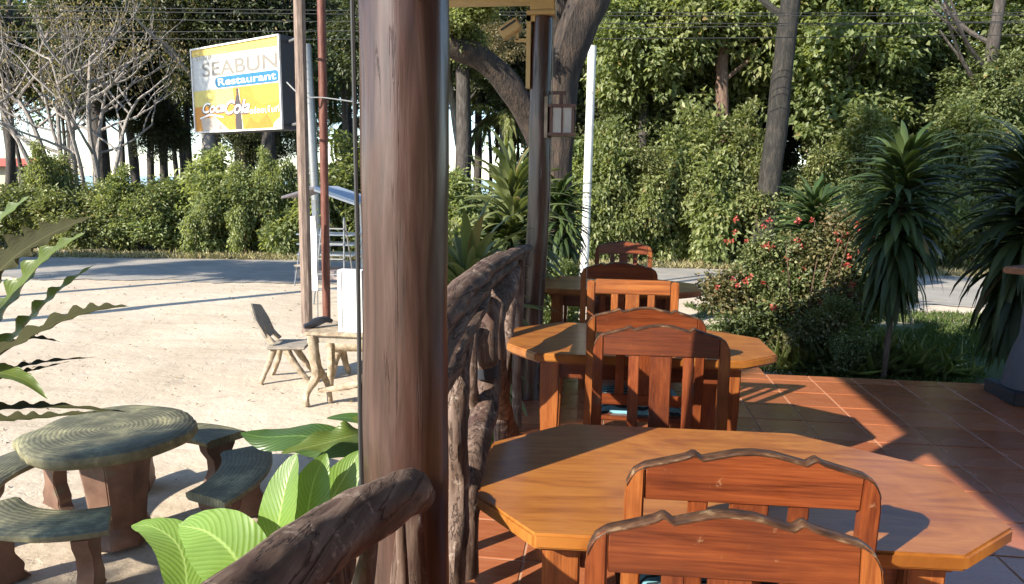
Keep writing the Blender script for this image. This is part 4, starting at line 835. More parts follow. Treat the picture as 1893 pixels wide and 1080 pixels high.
blade('leaf', BD, A((740, 850, 2.5), (690, 800, 2.5), (672, 780, 2.5), (650, 772, 2.5)), ell(.04), 'fern', up=(-.2, -.3, 1), cup=.1)
for k in range(3): 
    m = MB(); m.tube(spline([(0, 0, 0), (.03*k, .02, .4), (.3-.05*k, .03*k, .68)], 10), .012, 7); m.obj('stalk', MAT['big_light'], BD, smooth=True)
for tip in ((330, 1180, 1.55), (470, 1150, 1.45), (505, 1090, 1.6), (560, 1060, 1.66), (570, 1030, 1.75), (590, 1180, 1.3)):
    e = at(*tip)-BL.location; m = MB(); m.tube(spline([(0, 0, 0), e*.5+Vector((0, 0, .05)), e], 10), [.012]*11, 7); m.obj('stalk', MAT['big_light'], BL, smooth=True)
# fern-like plant reaching in from the left
FN = empty('birds_nest_fern', (-2.75, 2.2, GZ), 'large fern with wavy blades reaching in from the left edge', 'fern')
m = MB(); m.tube([(0, 0, 0), (0, 0, .4), (0, 0, .7)], [.13, .1, .12], 16, .3, 6); m.obj('stump', MAT['bark_brown'], FN, smooth=True)
WV = [.02, .5, .75, .9, 1., .98, .9, .74, .5, .22, .01]
def fb(pts, w_, mat, up=(0, -.35, 1), wave=.3, jag=.26, wf=11, cup=.3, seed=0): return blade('frond', FN, A(*pts), [x*w_ for x in WV], mat, up, wave, wf, cup, 64, 8, jag, seed)
fb([(-330, 760, 2.3), (-150, 560, 2.25), (-40, 440, 2.2), (55, 362, 2.2)], .06, 'fern', up=(-.3, -.8, .5))
fb([(-330, 760, 2.2), (-120, 640, 2.15), (0, 500, 2.1), (80, 440, 2.1), (165, 402, 2.1)], .075, 'fern_brown', up=(-.3, -.9, .6), jag=.1)
fb([(-330, 770, 2.3), (-100, 690, 2.25), (0, 580, 2.22), (80, 480, 2.22), (158, 430, 2.2)], .055, 'fern', up=(-.3, -.9, .6))
fb([(-330, 770, 2.3), (-80, 730, 2.25), (20, 630, 2.22), (100, 545, 2.2), (176, 488, 2.2)], .045, 'fern', up=(-.2, -.7, .8), seed=2)
fb([(-330, 780, 2.2), (-120, 740, 2.15), (0, 655, 2.1), (110, 595, 2.1), (180, 572, 2.1), (240, 566, 2.1)], .04, 'fern_brown', up=(-.1, -.6, 1), wave=.25, seed=1)
fb([(-330, 780, 2.35), (-100, 690, 2.35), (0, 640, 2.35), (60, 625, 2.35), (112, 632, 2.35)], .022, 'fern_brown', seed=3)
fb([(-330, 790, 2.3), (-100, 720, 2.3), (0, 688, 2.3), (80, 670, 2.3), (180, 660, 2.3)], .02, 'fern_brown', seed=4)
fb([(-330, 790, 2.35), (-100, 760, 2.35), (0, 700, 2.35), (60, 685, 2.35), (130, 668, 2.35)], .02, 'fern_brown', seed=5)
fb([(-330, 800, 2.1), (-150, 730, 2.1), (-40, 690, 2.1), (40, 700, 2.08), (88, 738, 2.05)], .042, 'fern', up=(0, -.3, 1), wave=.1, jag=.05, seed=6)
fb([(-330, 800, 2.25), (-150, 770, 2.25), (0, 755, 2.25), (110, 752, 2.25), (240, 762, 2.25)], .022, 'fern_brown', seed=7)
fb([(-330, 810, 2.15), (-150, 790, 2.15), (0, 776, 2.15), (90, 770, 2.15), (215, 758, 2.15)], .024, 'fern_brown', seed=8)

# ------------------------------------------------------------------ strap-leaved plants
def strap_crown(name, seed, n, ln, wd, h, mat, droop=1.0, r0=.02, el=(1.3, -.9)):
    rng = np.random.default_rng(seed); V = []; Fc = []; seg = 6
    for i in range(n):
        f = i/n; z0 = h*f; az = i*2.399+rng.uniform(-.4, .4); e = el[1]+(el[0]-el[1])*(f**1.3)+rng.uniform(-.25, .25); l = ln*rng.uniform(.7, 1.15); w_ = wd*rng.uniform(.75, 1.2)
        p = np.array([math.cos(az)*r0, math.sin(az)*r0, z0]); a = np.array([-math.sin(az), math.cos(az), 0]); base = len(V); tw = rng.uniform(-.5, .5)
        for k in range(seg+1):
            t = k/seg; d = np.array([math.cos(az)*math.cos(e), math.sin(az)*math.cos(e), math.sin(e)]); u = np.cross(d, a)*-1 if False else np.cross(a, d)
            ww = w_*(min(1, .35+2.6*t) if t < .4 else max(.02, 1-((t-.4)/.6)**2)); s = a*math.cos(tw*t)+u*math.sin(tw*t)
            V += [p-s*ww/2-u*ww*.0, p-u*ww*.18, p+s*ww/2]
            p = p+d*l/seg; e -= droop*(.22+.1*t)*(1.0 if e > -1.2 else .1)
        for k in range(seg):
            q_ = base+3*k; Fc += [(q_, q_+1, q_+4, q_+3), (q_+1, q_+2, q_+5, q_+4)]
    me = np_mesh(name, np.array(V), np.array(Fc), 4, MAT[mat]); me.polygons.foreach_set('use_smooth', [True]*len(me.polygons)); return me
def dracaena(loc, label, mesh, stemh, cr, z0, scale=1, rz=0, lean=(0, 0)):
    o = empty('dracaena', loc, label, 'plant', 'tall strap leaved dracaenas', rz)
    m = MB(); m.tube(spline([(0, 0, 0), (lean[0]*.5+.02, lean[1]*.5, stemh*.5), (lean[0], lean[1], stemh)], 14), lerp_list([.035, .03, .022], 14), 9, .15, 6); m.obj('trunk', MAT['bark_brown'], o, smooth=True)
    c = link('crown', mesh, o, (lean[0], lean[1], z0)); c.scale = (scale, scale, scale*1.05)
    c = link('dead_leaves', SCR[-1], o, (lean[0], lean[1], z0+.05)); c.scale = (scale*.85,)*3; return o
SCR = [strap_crown('strap_crown', 3, 380, .66, .085, 1.15, 'leaf_strap', .8), strap_crown('strap_crown', 8, 420, .72, .08, 1.25, 'leaf_strap', .9), strap_crown('strap_crown', 12, 190, .55, .07, .8, 'leaf_mid', .75, el=(1.4, -.5))]
SCR.append(strap_crown('strap_crown', 21, 60, .6, .06, .5, 'leaf_dry', .6, el=(-.7, -1.3)))
d1 = onz(1632, 702); dracaena(d1, 'umbrella shaped dracaena on a bare stem just behind the terrace edge', SCR[0], 2.3, 0, 1.25, 1.0)
d2 = onz(1862, 722); dracaena(d2, 'larger drooping dracaena at the right edge on a forked leaning stem', SCR[1], 1.9, 0, .95, 1.15, 1.)
d3 = at(945, 520, 6.3); d3.z = GZ; dracaena(d3, 'sunlit dracaena left of the slim dark post', SCR[2], 1.95, 0, 1.35, 1.0, 2.)
c3b = link('crown', SCR[0], None, d3+Vector((-.02, .1, .95))); c3b.parent = bpy.data.objects[[o.name for o in COL.objects if o.get('label') == 'sunlit dracaena left of the slim dark post'][0]]; c3b.location = (-.02, .1, .75); c3b.scale = (.8,)*3
d4 = at(1032, 520, 8.0); d4.z = GZ; dracaena(d4, 'shaded dracaena right of the slim dark post under the lantern', SCR[1], 1.9, 0, 1.25, .62, 3.)
d5 = at(868, 540, 5.0); d5.z = GZ; dracaena(d5, 'broad strap leaved plant between the thick post and the railing', SCR[2], 1.0, 0, .55, 1.15, .5)
d6 = at(1500, 480, 11.5); d6.z = GZ; dracaena(d6, 'low dark dracaena behind the flowering bush', SCR[0], 1.1, 0, .5, 1.1, .8)

# ------------------------------------------------------------------ shrubs, trees
BUSH = [crown_mesh('bush_leaves', s, 13000, 420, 1.25, .12, .10, .062, MAT['leaf_hedge'], .95, .25, 13, True) for s in (1, 2, 3)]
BUSHB = [crown_mesh('bush_leaves', s, 13000, 300, 1.3, .14, .145, .09, MAT['leaf_bright'], 1.15, .25, 14, True) for s in (4, 5)]
TREEB = [crown_mesh('tree_leaves', s, 27000, 430, 3.3, .24, .24, .14, MAT['leaf_bright'], 1.1, .3, 8) for s in (6, 7)]
TREEM = [crown_mesh('tree_leaves', s, 25000, 440, 3.3, .23, .19, .11, MAT['leaf_mid'], 1.0, .3, 8) for s in (8, 9)]
TREED = [crown_mesh('tree_leaves', s, 26000, 520, 3.3, .26, .2, .085, MAT['leaf_dark'], .8, .3, 8) for s in (10, 14)]
TREEY = [crown_mesh('tree_leaves', 15, 2600, 90, 3.0, .22, .2, .11, MAT['leaf_dry'], .8, .3, 8)]
rr = random.Random(21)
def shrub(px, Y, z, sxy, sz, mesh, label, group, name='shrub', mname='foliage'):
    b = at(px, 500, Y); b.z = GZ; o = empty(name, b, label, 'shrub', group, rr.uniform(0, 6.28))
    c = link(mname, mesh, o, (0, 0, z-GZ)); c.scale = (sxy, sxy, sz)
    m = MB()
    for k in range(4):
        a = rr.uniform(0, 6.28); m.tube([(0, 0, 0), (math.cos(a)*.15*sxy, math.sin(a)*.15*sxy, (z-GZ)*.5), (math.cos(a)*.5*sxy, math.sin(a)*.5*sxy, (z-GZ)*1.2)], [.035, .025, .01], 5)
    m.obj('stem', MAT['bark_brown'], o); return o
hedge = [
 (-70, 19.6, .35, 1.05, .95, 0, 'hedge bush at the left edge below the red roof'), (45, 19.5, .4, 1.0, 1.0, 1, 'hedge bush behind the fern tips'), (115, 20.0, .75, .9, 1.15, 2, 'tall vine heaped bush at the foot of the pale bare tree'),
 (185, 19.7, .3, 1.05, .95, 0, 'hedge bush just right of the pale bare tree'), (265, 19.9, .45, 1.05, 1.05, 1, 'full rounded hedge bush with red blossom specks'), (335, 20.0, .35, 1.0, .95, 2, 'hedge bush left of the broad light leaves'),
 (400, 20.1, .45, .9, 1.05, 'b0', 'lighter bush with broad leaves under the sign'), (470, 20.2, .6, 1.0, 1.2, 0, 'tall hedge bush under the sign right half'), (540, 20.1, .55, .9, 1.2, 'b1', 'climber heaped bush behind the brown pole'),
 (640, 20.3, .6, .95, 1.2, 'b0', 'yellow green bush behind the roadside shelter'), (720, 20.4, .4, 1.0, 1.0, 1, 'hedge bush hidden partly by the thick post'), (800, 20.6, .4, 1.0, 1.0, 2, 'hedge bush right behind the thick post'),
 (870, 20.7, .5, 1.0, 1.1, 'b1', 'bright bush between the two posts'), (960, 20.8, .5, 1.0, 1.1, 0, 'hedge bush behind the slim post'), (1050, 20.8, .6, 1.0, 1.2, 'b0', 'bright bush left of the whitewashed pole'),
 (1130, 20.8, .9, 1.05, 1.35, 'b1', 'tall bright bush right of the whitewashed pole'), (1200, 20.6, .7, 1.0, 1.35, 0, 'bush behind the small far chair'), (1270, 20.7, 1.05, .95, 1.35, 'b0', 'tall vine covered bush left of the great dark trunk'),
 (1345, 20.5, .9, 1.0, 1.3, 'b1', 'vine covered bush at the foot of the great dark trunk'), (1430, 20.6, .6, 1.1, 1.2, 0, 'bush just right of the great dark trunk'), (1520, 20.6, .7, 1.1, 1.3, 2, 'bush behind the flowering bush top'),
 (1610, 20.6, .8, 1.1, 1.3, 1, 'bush behind the umbrella shaped dracaena'), (1700, 20.6, .8, 1.1, 1.3, 'b0', 'bush between the two right hand dracaenas'), (1790, 20.4, .8, 1.1, 1.3, 2, 'bush behind the larger right dracaena'), (1890, 20.2, .9, 1.1, 1.4, 0, 'bush cut by the right edge across the road')]
for px, Y, z, a, b, k, lab in hedge:
    me = BUSHB[int(k[1])] if isinstance(k, str) else BUSH[k]
    shrub(px, Y, z, a*1.12, b, me, lab, 'bushes of the hedge across the road')
    
for i, (px, Y, z, sx, sz, lab) in enumerate([(95, 19.4, .9, .42, .85, 'narrow climber mound at the foot of the pale bare tree'), (455, 19.5, .9, .5, .9, 'narrow climber mound below the middle of the sign'), (500, 19.6, .8, .38, .85, 'narrow climber mound below the right edge of the sign'),
    (525, 19.8, .9, .4, .95, 'narrow climber mound just left of the brown pole'), (235, 19.3, .55, .5, .7, 'low leafy mound in front of the hedge near the bare tree'), (385, 19.2, .6, .5, .8, 'broad leaved mound below the left edge of the sign'), (1120, 20.0, 1.2, .8, 1.1, 'leafy climber mound right beside the whitewashed pole'),
    (1165, 20.6, 1.8, .9, .9, 'high climber mound behind the small far chair'), (1225, 20.3, 1.0, .75, 1.1, 'low climber mound left of the pale sunlit trunk'), (1290, 20.4, 1.5, .8, .9, 'climber mound below the pale sunlit trunk'), (1360, 20.5, 1.9, .7, 1.0, 'climber mound close left of the great dark trunk'),
    (1490, 20.3, 1.2, .9, 1.1, 'climber mound right of the great dark trunk'), (1575, 20.5, 2.0, .9, .9, 'climber mound above the flowering bush'), (1660, 20.4, 1.5, .8, 1.1, 'climber mound between the umbrella dracaena and the right one'), (1770, 20.3, 1.9, .9, 1.0, 'climber mound behind the larger right dracaena')]):
    shrub(px, Y, z, sx, sz, (BUSHB[i % 2], BUSH[i % 3])[i % 2 if px > 1000 else 0], lab, 'climber mounds along the hedge')
def grow(m, p, d, l, r, depth, rng, spread=.5, bend=.25, n=6, tips=None, up=.15):
    pts = [p]; q_ = p.copy(); dd = d.copy(); seg = 5
    for i in range(seg):
        dd = (dd + Vector((rng.uniform(-1, 1), rng.uniform(-1, 1), rng.uniform(-.5, 1)))*bend*.35 + Vector((0, 0, up*.2))).normalized(); q_ = q_+dd*l/seg; pts.append(q_.copy())
    m.tube(pts, lerp_list([r, r*.62], seg), n, .08, 2)
    if depth == 0:
        if tips is not None: tips.append(q_)
        return
    for k in range(rng.choice((2, 3))):
        a = rng.uniform(0, 6.28); side = Vector((math.cos(a), math.sin(a), rng.uniform(-.1, .6))); nd = (dd+side*spread).normalized()
        j = rng.choice((3, 4, 5)); grow(m, pts[j], nd, l*rng.uniform(.55, .8), r*.55, depth-1, rng, spread, bend, max(4, n-1), tips, up)
def tree(px, Y, r, crowns, label, bark_='bark_dark', lean=(0, 0), h=9, name='broadleaf_tree', group='trees across the road', depth=2, cat='tree', seed=0, py=500):
    b = at(px, py, Y); b.z = GZ; o = empty(name, b, label, cat, group); rng = random.Random(seed+px); m = MB()
    top = Vector((lean[0], lean[1], h)); P = spline([(0, 0, -.1), tuple(top*.33+Vector((rng.uniform(-.15, .15), 0, 0))), tuple(top*.66+Vector((rng.uniform(-.2, .2), 0, 0))), tuple(top)], 22)
    m.tube(P, lerp_list([r*1.25, r, r*.92, r*.85, r*.7, r*.5], 22), 12, .12, 1.2)
    for k in range(4 if depth else 0):
        q_ = P[rng.choice((11, 13, 15, 17, 19))]; a = rng.uniform(0, 6.28); grow(m, q_, Vector((math.cos(a), math.sin(a), .6)).normalized(), h*.22, r*.35, depth-1, rng)
    m.obj('trunk', MAT[bark_], o, smooth=True)
    for (me, dx, dy, z, s) in crowns:
        c = link('crown', me, o, (dx, dy, z)); c.scale = (s if not isinstance(s, tuple) else s[0], s if not isinstance(s, tuple) else s[0], s if not isinstance(s, tuple) else s[1]); c.rotation_euler = (0, 0, rng.uniform(0, 6.28))
    return o
# right-hand wall of trees and climbers
B0, B1 = TREEB; M0, M1 = TREEM; D0, D1 = TREED
tree(1180, 23.5, .16, [(B0, 0, 0, 7.0, .85), (M0, .6, 1.5, 4.0, .7)], 'broad leaved tree hung with climbers right of the whitewashed pole', 'bark_dark')
tree(1318, 22.6, .22, [(B1, -.3, .8, 7.4, .95), (B0, -.8, 2.2, 4.4, .6)], 'tree with a pale sunlit trunk left of the great dark trunk', 'bark_brown', depth=1)
tree(1403, 19.6, .29, [(B0, 1.8, 3.6, 8.2, 1.0)], 'great dark leaning trunk across the road in front of the climbers', 'bark_black', lean=(.75, 0), h=11, depth=1)
tree(1500, 24.0, .2, [(B1, 0, 0, 6.2, .95), (M1, -.6, 1, 9, .9), (M0, 1, 1, 3.6, .6)], 'climber covered tree right of the great dark trunk')
tree(1620, 25.0, .25, [(M0, 0, 0, 6.4, .9), (D0, .5, 1, 4.2, 1.0)], 'mid green tree behind the umbrella shaped dracaena')
tree(1740, 27.5, .25, [(D1, 0, 0, 4.6, .9), (D0, .5, 0, 9.6, .62)], 'dark airy tree with sky showing through at the upper right')
tree(1800, 21.5, .2, [(M1, .3, 0, 3.9, .68), (M0, 1.6, .6, 5.2, .7)], 'fine leaved yellowish green tree behind the right dracaena')
tree(1900, 24.0, .25, [(B0, 0, 0, 7.6, .95), (M0, .6, 0, 4.2, .8)], 'bright tree cut by the right edge at the top')
tree(1110, 27.0, .25, [(M1, 0, 0, 7.8, .95), (D0, 0, .5, 4.0, .9)], 'mid green tree just left of the whitewashed pole')
for i, (px, Y, z, s) in enumerate([(1250, 30, 5, 1.1), (1420, 30, 5.5, 1.1), (1560, 31, 4.5, 1.1), (1680, 33, 3.2, 1.1), (1840, 31, 3.6, 1.1), (1350, 30, 3.2, 1.0), (1180, 31, 3.6, 1.0), (1960, 30, 3.5, 1.2)]):
    tree(px, Y, .25, [((M0, D1, M1, B0)[i % 4], 0, 0, z, s)], ['dark rear tree behind the small far chair column', 'dark rear tree behind the top of the great trunk', 'dark rear tree low behind the flowering bush', 'dark rear tree between the right dracaenas', 'dark rear tree behind the right edge foliage', 'dark low rear tree left of the great trunk', 'dark low rear tree right of the whitewashed pole', 'dark low rear tree beyond the right edge'][i], group='dark trees at the back', depth=0)
# left-hand trees with sky behind
left = [
 (-20, 27, .16, [(D0, 0, 0, 7.2, .8)], 'dark tree at the left edge above the red roof', 'bark_dark', (0.3, 0)),
 (25, 30, .2, [(D1, 0, 0, 8.2, .75)], 'dark slanting tree behind the pale bare tree', 'bark_dark', (1.2, 0)),
 (205, 27, .34, [(D1, .3, 0, 7.6, .95), (D0, -1, 1, 5.6, .5)], 'thick dark trunk left of the sign', 'bark_dark', (-.2, 0)),
 (265, 31, .2, [(D0, 0, 0, 6.6, .8)], 'dark tree with sky beside it left of the sign', 'bark_dark', (-.6, 0)),
 (315, 30, .18, [(D1, 0, 0, 4.2, .5), (D0, 0, 0, 8.4, .9)], 'low crowned dark tree close left of the sign', 'bark_dark', (.4, 0)),
 (398, 24, .24, [(D0, .5, 0, 7.8, .85), (M0, 0, 1.2, 9, .6)], 'pale trunk below the sign left half', 'bark_grey', (.2, 0)),
 (455, 29, .4, [(D1, 0, 0, 6.6, .9), (D0, .6, 0, 3.9, .55)], 'dark trunk cluster below the sign right half', 'bark_dark', (.3, 0)),
 (505, 25, .28, [(D0, 0, 0, 8.0, .9), (D1, .2, 1, 4.4, .5)], 'wide dark trunk just left of the brown pole', 'bark_dark', (.5, 0)),
 (720, 26, .25, [(D1, 0, 0, 7.0, .9)], 'dark tree hidden by the thick post', 'bark_dark', (0, 0)),
 (848, 24, .28, [(D0, 0, 0, 8.3, .8), (M1, .6, 0, 7.2, .5)], 'dark double trunk between the two posts', 'bark_dark', (.1, 0)),
 (880, 27, .14, [(M0, 0, 0, 7.2, .6)], 'thin leaning tree between the two posts', 'bark_grey', (-1.6, 0)),
 (935, 30, .2, [(M1, .4, 0, 7.0, .7), (D0, .3, 0, 10, .9)], 'mid green tree behind the arching branch', 'bark_dark', (0, 0)),
 (1010, 29, .2, [(D0, 0, 0, 5.6, .9), (D1, 0, 0, 9, .9)], 'dark tree behind the lantern', 'bark_dark', (0, 0))]
for i, (px, Y, r_, cr, lab, bk, ln_) in enumerate(left): tree(px, Y, r_, cr, lab, bk, ln_, h=10, group='seaside trees with dark crowns', seed=i)
for i, (px, Y, z, s_, lab) in enumerate([(40, 38, 9.5, 1.3, 'wide dark tree far behind the left part of the bare tree'), (150, 40, 10, 1.4, 'wide dark tree far behind the middle of the bare tree'), (260, 41, 9, 1.3, 'wide dark tree far behind the right part of the bare tree'), (350, 39, 8.5, 1.2, 'wide dark tree far behind the sign left edge'), (450, 42, 8, 1.3, 'wide dark tree far behind the sign'), (560, 41, 9, 1.3, 'wide dark tree far behind the brown pole'), (880, 42, 9, 1.3, 'wide dark tree far behind the arching branch'), (1000, 40, 7, 1.4, 'wide dark tree far behind the slim post')]):
    tree(px, Y, .25, [((D0, M1)[i % 2], 0, 0, z, s_)], lab, 'bark_dark', (0, 0), h=10, group='wide trees far back by the shore', depth=0, seed=i+90)
for i, (px, Y) in enumerate([(60, 34), (235, 36), (290, 38), (345, 36), (360, 33), (430, 37), (640, 36), (660, 33), (860, 36), (905, 37), (340, 41), (480, 39), (150, 38)]):
    tree(px, Y, .10+.05*(i % 3), [((D0, D1)[i % 2], .2*i % 1, 0, 7.8+(i % 4), .62)], ['thin tree stem far off near the shore', 'slender far trunk near the shore', 'straight far trunk close to the sea', 'crooked far trunk close to the sea'][i % 4]+', '+['left of the bare tree', 'right of the bare tree', 'in the sky gap left of the sign', 'close left of the sign', 'at the lower left corner of the sign', 'under the sign', 'right of the rusty pole', 'far right of the rusty pole', 'right of the thick post', 'left of the arching branch', 'farthest left of the sign', 'farthest under the sign', 'behind the bare tree'][i], 'bark_dark', (rr.uniform(-1, 1), 0), h=9, group='slender trees by the shore', depth=1, seed=i+50)
# pale bare tree, many stems
def bare_tree():
    b = at(150, 500, 21.5); b.z = GZ; o = empty('bare_tree', b, 'pale many stemmed tree with bare branches and tufts of brown leaves at the upper left', 'tree'); rng = random.Random(4); m = MB(); tips = []
    for k, (x0, x1, r_) in enumerate([(-.9, -2.3, .11), (-.6, -1.5, .13), (-.35, -.5, .12), (.0, -.9, .1), (.15, .25, .13), (.4, .1, .1), (.75, 1.3, .14), (.9, .9, .12), (1.0, 2.4, .1)]):
        top = Vector((x1, rng.uniform(-.8, .8), rng.uniform(4.6, 6.2))); P = spline([(x0, rng.uniform(-.2, .2), 0), (x0+(x1-x0)*.25+rng.uniform(-.12, .12), 0, 2), (x0+(x1-x0)*.6+rng.uniform(-.2, .2), top.y*.5, 3.8), tuple(top)], 14)
        m.tube(P, lerp_list([r_*.9, r_*.7, r_*.5, r_*.33], 14), 8, .15, 2)
        for j in (7, 9, 11, 12, 14): a = rng.uniform(0, 6.28); grow(m, P[j], Vector((math.cos(a), math.sin(a)*.7, rng.uniform(.2, .9))).normalized(), rng.uniform(1.3, 2.1), r_*.38, 2, rng, .75, .5, 5, tips, .1)
    m.obj('trunk', MAT['bark_grey'], o, smooth=True)
    g = np.random.default_rng(9); T_ = np.array([tuple(t) for t in tips]); NB = 3800; q_ = g.integers(0, len(T_), NB); P = T_[q_]+g.normal(size=(NB, 3))*.15
    D = unit(g.normal(size=(NB, 3))+[0, 0, -.4]); link('crown', leaves('crown', P, D, g.normal(size=(NB, 3))+[0, 0, 1], g.uniform(.08, .18, NB), .06, MAT['leaf_dry']), o)
bare_tree()
# big tree close behind the slim post
def big_tree():
    b = at(1045, 520, 9.6); b.z = GZ; o = empty('big_tree', b, 'big dark tree close behind the slim post with an arching branch to the left', 'tree'); m = MB()
    def q2(x, y, Y=9.6): return at(x, y, Y)-b
    m.tube(spline([(0, 0, -.1), tuple(q2(1030, 380)), tuple(q2(1030, 250)), tuple(q2(1042, 130)), tuple(q2(1080, 20)), tuple(q2(1140, -120)), tuple(q2(1220, -260))], 40), lerp_list([.28, .21, .21, .25, .27, .23, .2], 40), 20, .22, 1.6)
    m.tube(spline([tuple(q2(1030, 430)), tuple(q2(1030, 300)), tuple(q2(1026, 180, 9.7)), tuple(q2(1020, 60, 9.7)), tuple(q2(1045, -60, 9.8)), tuple(q2(1000, -260, 10))], 30), lerp_list([.12, .14, .14, .15, .14, .1], 30), 14, .2, 2)
    m.tube(spline([tuple(q2(1020, 330, 9.6)), tuple(q2(985, 235, 9.5)), tuple(q2(945, 165, 9.3)), tuple(q2(895, 112, 9.1)), tuple(q2(835, 84, 8.9)), tuple(q2(770, 60, 8.7)), tuple(q2(700, 10, 8.5))], 40), lerp_list([.15, .16, .17, .15, .14, .12, .1], 40), 16, .16, 2)
    m.tube(spline([tuple(q2(870, 95, 9.0)), tuple(q2(845, 55, 9)), tuple(q2(850, 20, 9)), tuple(q2(830, -60, 9))], 14), lerp_list([.07, .05, .04, .03], 14), 8, .2, 3)
    m.obj('trunk', MAT['bark_umber'], o, smooth=True)
    c = link('crown', M1, o, (1.4, 1.0, 8.6)); c.scale = (.9, .9, .7); c = link('crown', M0, o, (-2.2, -1.4, 7.4)); c.scale = (.62,)*3
    c = link('crown', BUSHB[0], o, tuple(q2(860, 20, 9.0))); c.scale = (.42, .42, .3); c = link('crown', TREEY[0], o, tuple(q2(925, 75, 11))); c.scale = (.2, .2, .2)
big_tree()
# palms behind the rusty pole
def palm(px, Y, zt, lab, seed):
    b = at(px, 500, Y); b.z = GZ; o = empty('palm_tree', b, lab, 'palm', 'palms by the shore'); m = MB(); m.tube(spline([(0, 0, 0), (.1, 0, zt*.5), (.0, 0, zt)], 14), lerp_list([.17, .13, .11], 14), 10, .05, 2); m.obj('trunk', MAT['bark_palm'], o, smooth=True)
    rng = np.random.default_rng(seed)
    for k in range(11):
        az = k*2.4+rng.uniform(-.3, .3); e = rng.uniform(-.2, 1.1); p = np.array([0, 0, zt]); Pn = []; Dn = []; l = rng.uniform(1.9, 2.5)
        for j in range(26):
            d = np.array([math.cos(az)*math.cos(e), math.sin(az)*math.cos(e), math.sin(e)]); p = p+d*l/26; e -= .075
            for s in (-1, 1): Pn.append(p.copy()); Dn.append(np.array([-math.sin(az)*s, math.cos(az)*s, -.7])+d*.7)
        n = len(Pn); link('frond', leaves('frond', np.array(Pn), np.array(Dn), np.tile([0, 0, 1.], (n, 1)), rng.uniform(.4, .65, n), .05, MAT['leaf_dry' if k % 3 == 0 else 'leaf_mid'], .1, .3), o)
palm(642, 29, 6.3, 'palm with yellowing fronds right of the rusty pole', 1)
palm(655, 34, 5.0, 'smaller pale palm low behind the rusty pole', 2)
palm(925, 28, 4.6, 'palm behind the arching branch between the posts', 3)

# flowering bush
def rose_bush():
    b = onz(1475, 640); b = Vector((2.65, 9.6, GZ)); o = empty('rose_bush', b, 'loose flowering bush with small red blossoms behind the terrace edge', 'bush'); g = np.random.default_rng(31)
    for i, (x, y, z, r_, n) in enumerate([(-.25, 0, .75, .68, 7200), (.35, .1, 1.3, .62, 6200), (-.45, .2, 1.2, .45, 3600), (.1, -.1, .45, .8, 6200), (.7, .2, .8, .6, 4800), (-.95, .1, .75, .42, 2200), (-.75, -.2, .35, .45, 2600), (.55, .1, 1.65, .35, 1600)]):
        P, C, off = crown_pts(g, n, 150, r_, .07, 1.05, .2, 5); D = unit(unit(off)+g.normal(size=P.shape)*.6); link('foliage', leaves('foliage', P+np.array([x, y, z]), D, g.normal(size=P.shape)+[0, 0, .8], g.uniform(.035, .085, n), .038, MAT['leaf_rose' if i % 2 else 'leaf_mid']), o)
    m = MB(); rg = random.Random(8)
    for k in range(26):
        a = rg.uniform(0, 6.28); r1 = rg.uniform(.2, .95); m.tube(spline([(rg.uniform(-.25, .4), rg.uniform(-.15, .15), 0), (math.cos(a)*r1*.5+.1, math.sin(a)*.3, rg.uniform(.5, .9)), (math.cos(a)*r1+.15, math.sin(a)*.5, rg.uniform(1., 1.85))], 8), lerp_list([.014, .009, .004], 8), 5)
    m.obj('stem', MAT['bark_brown'], o)
    for k in range(52):
        x, z = rg.uniform(-1.2, .8), rg.uniform(.65, 1.85); y = rg.uniform(-.65, .1); n = 12; d = g.normal(size=(n, 3)); c = np.array([x, y, z]); s = rg.uniform(.025, .05)
        link('blossom', leaves('blossom', c+d*.006, d, g.normal(size=(n, 3)), s, s*.8, MAT['petal'], .3, .1), o)
    n = 1400; P = np.stack([g.normal(.55, .45, n), g.normal(-.75, .14, n), np.full(n, 0.)], 1); D = unit(g.normal(size=(n, 3))*.55+[0, 0, 1.]); 
    link('ground_blades', leaves('ground_blades', P, D, g.normal(size=(n, 3)), g.uniform(.15, .45, n), .014, MAT['leaf_bright'], .1, .6), o)
rose_bush()
shrub(1545, 8.9, -.2, .36, .38, BUSH[2], 'low grassy shrub against the terrace edge right of the flowering bush', 'garden shrubs behind the terrace')
shrub(855, 5.6, .2, .35, .55, BUSHB[0], 'leafy shrub pressed against the railing beside the thick post', 'garden shrubs behind the terrace')
shrub(930, 7.4, .25, .4, .5, BUSHB[1], 'leafy shrub behind the far railing', 'garden shrubs behind the terrace')
shrub(1030, 7.6, .0, .3, .4, BUSHB[0], 'pale yellow green shrub right of the slim post foot', 'garden shrubs behind the terrace')

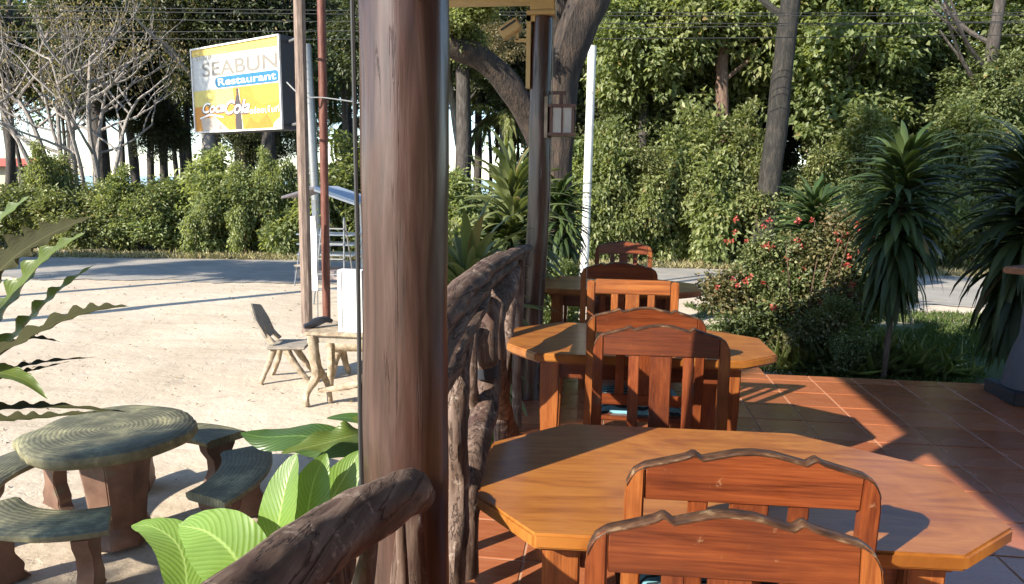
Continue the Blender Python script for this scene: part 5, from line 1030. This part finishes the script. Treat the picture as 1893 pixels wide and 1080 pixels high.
# distant red roofed house at the far left and power lines
hs = empty('house', at(10, 310, 46), 'low house with a red roof far behind the hedge at the left edge', 'house'); hs.location.z = GZ
m = MB(); m.box((-4, 3, 1.37), (9, 5, 2.74)); m.obj('wall', MAT['wallp'], hs); m = MB(); m.prism([(-.3, 2.75), (3, 3.4), (6.3, 2.75)], -9, 1.4, axis=0); m.obj('roof', MAT['redroof'], hs)
def wire(p, q_, sag, lab, mat='wire', r_=.012):
    m = MB(); P = [p.lerp(q_, i/24)+Vector((0, 0, -sag*4*(i/24)*(1-i/24))) for i in range(25)]; o = Vector(P[0]); m.tube([x-o for x in P], r_, 5); ob = m.obj('power_line', MAT[mat], loc=o); tag(ob, lab, 'cable', 'power lines across the top')
for i, (ya, yb, Y) in enumerate([(4, 22, 17.5), (12, 26, 17.4), (26, 40, 17.3), (58, 32, 17.2), (66, 60, 17.1)]):
    wire(at(-300, ya, Y), at(2200, yb, Y+.6), .12, ['topmost thin power line', 'second power line from the top', 'third power line from the top', 'fourth power line crossing the bare tree', 'lowest power line crossing the bare tree'][i], 'wire', .009)
p = at(530, 152, 10.0); q_ = at(665, 190, 10.6); m = MB(); o_ = Vector(p); m.tube([x-o_ for x in spline([p, at(560, 178, 10.1), at(600, 181, 10.3), q_], 16)], .01, 6); tag(m.obj('sign_cable', MAT['wirew'], loc=o_), 'pale cable sagging from the sign to the right behind the poles', 'cable')
# trees outside the frame on the sun side: they cast the shade on the yard and road
for i, (x, y, z, s, me) in enumerate([(-7.9, -2.9, 5.9, (.27, .27, .75), B0), (-24, 6.3, 6.8, (.7, .7, .6), M0), (-29, 9.5, 7.0, (.8, .8, .6), B1), (-19.5, 6.2, 6.8, (.5, .5, .4), M1), (-15.9, 6.5, 6.8, (.75, .75, .3), B0), (-12.2, 6.6, 6.8, (.7, .7, .28), M0)]):
    o = empty('shade_tree', (x, y, GZ), ['round crowned tree beside the yard left of the terrace', 'roadside tree beyond the left edge', 'second roadside tree beyond the left edge', 'slim roadside tree beyond the left edge', 'flat crowned roadside tree beyond the left edge', 'flat crowned tree beside the yard beyond the left edge'][i], 'tree', 'trees left of the yard'); m = MB(); m.tube([(0, 0, 0), (.1, 0, 2.5), (0, 0, z-GZ)], [.2, .15, .1], 10, .1, 2); m.obj('trunk', MAT['bark_brown'], o, smooth=True)
    c = link('crown', me, o, (0, 0, z-GZ)); c.scale = s
    if i == 0: c = link('crown', M0, o, (0, 0, 7.0)); c.scale = (.3, .3, .8)
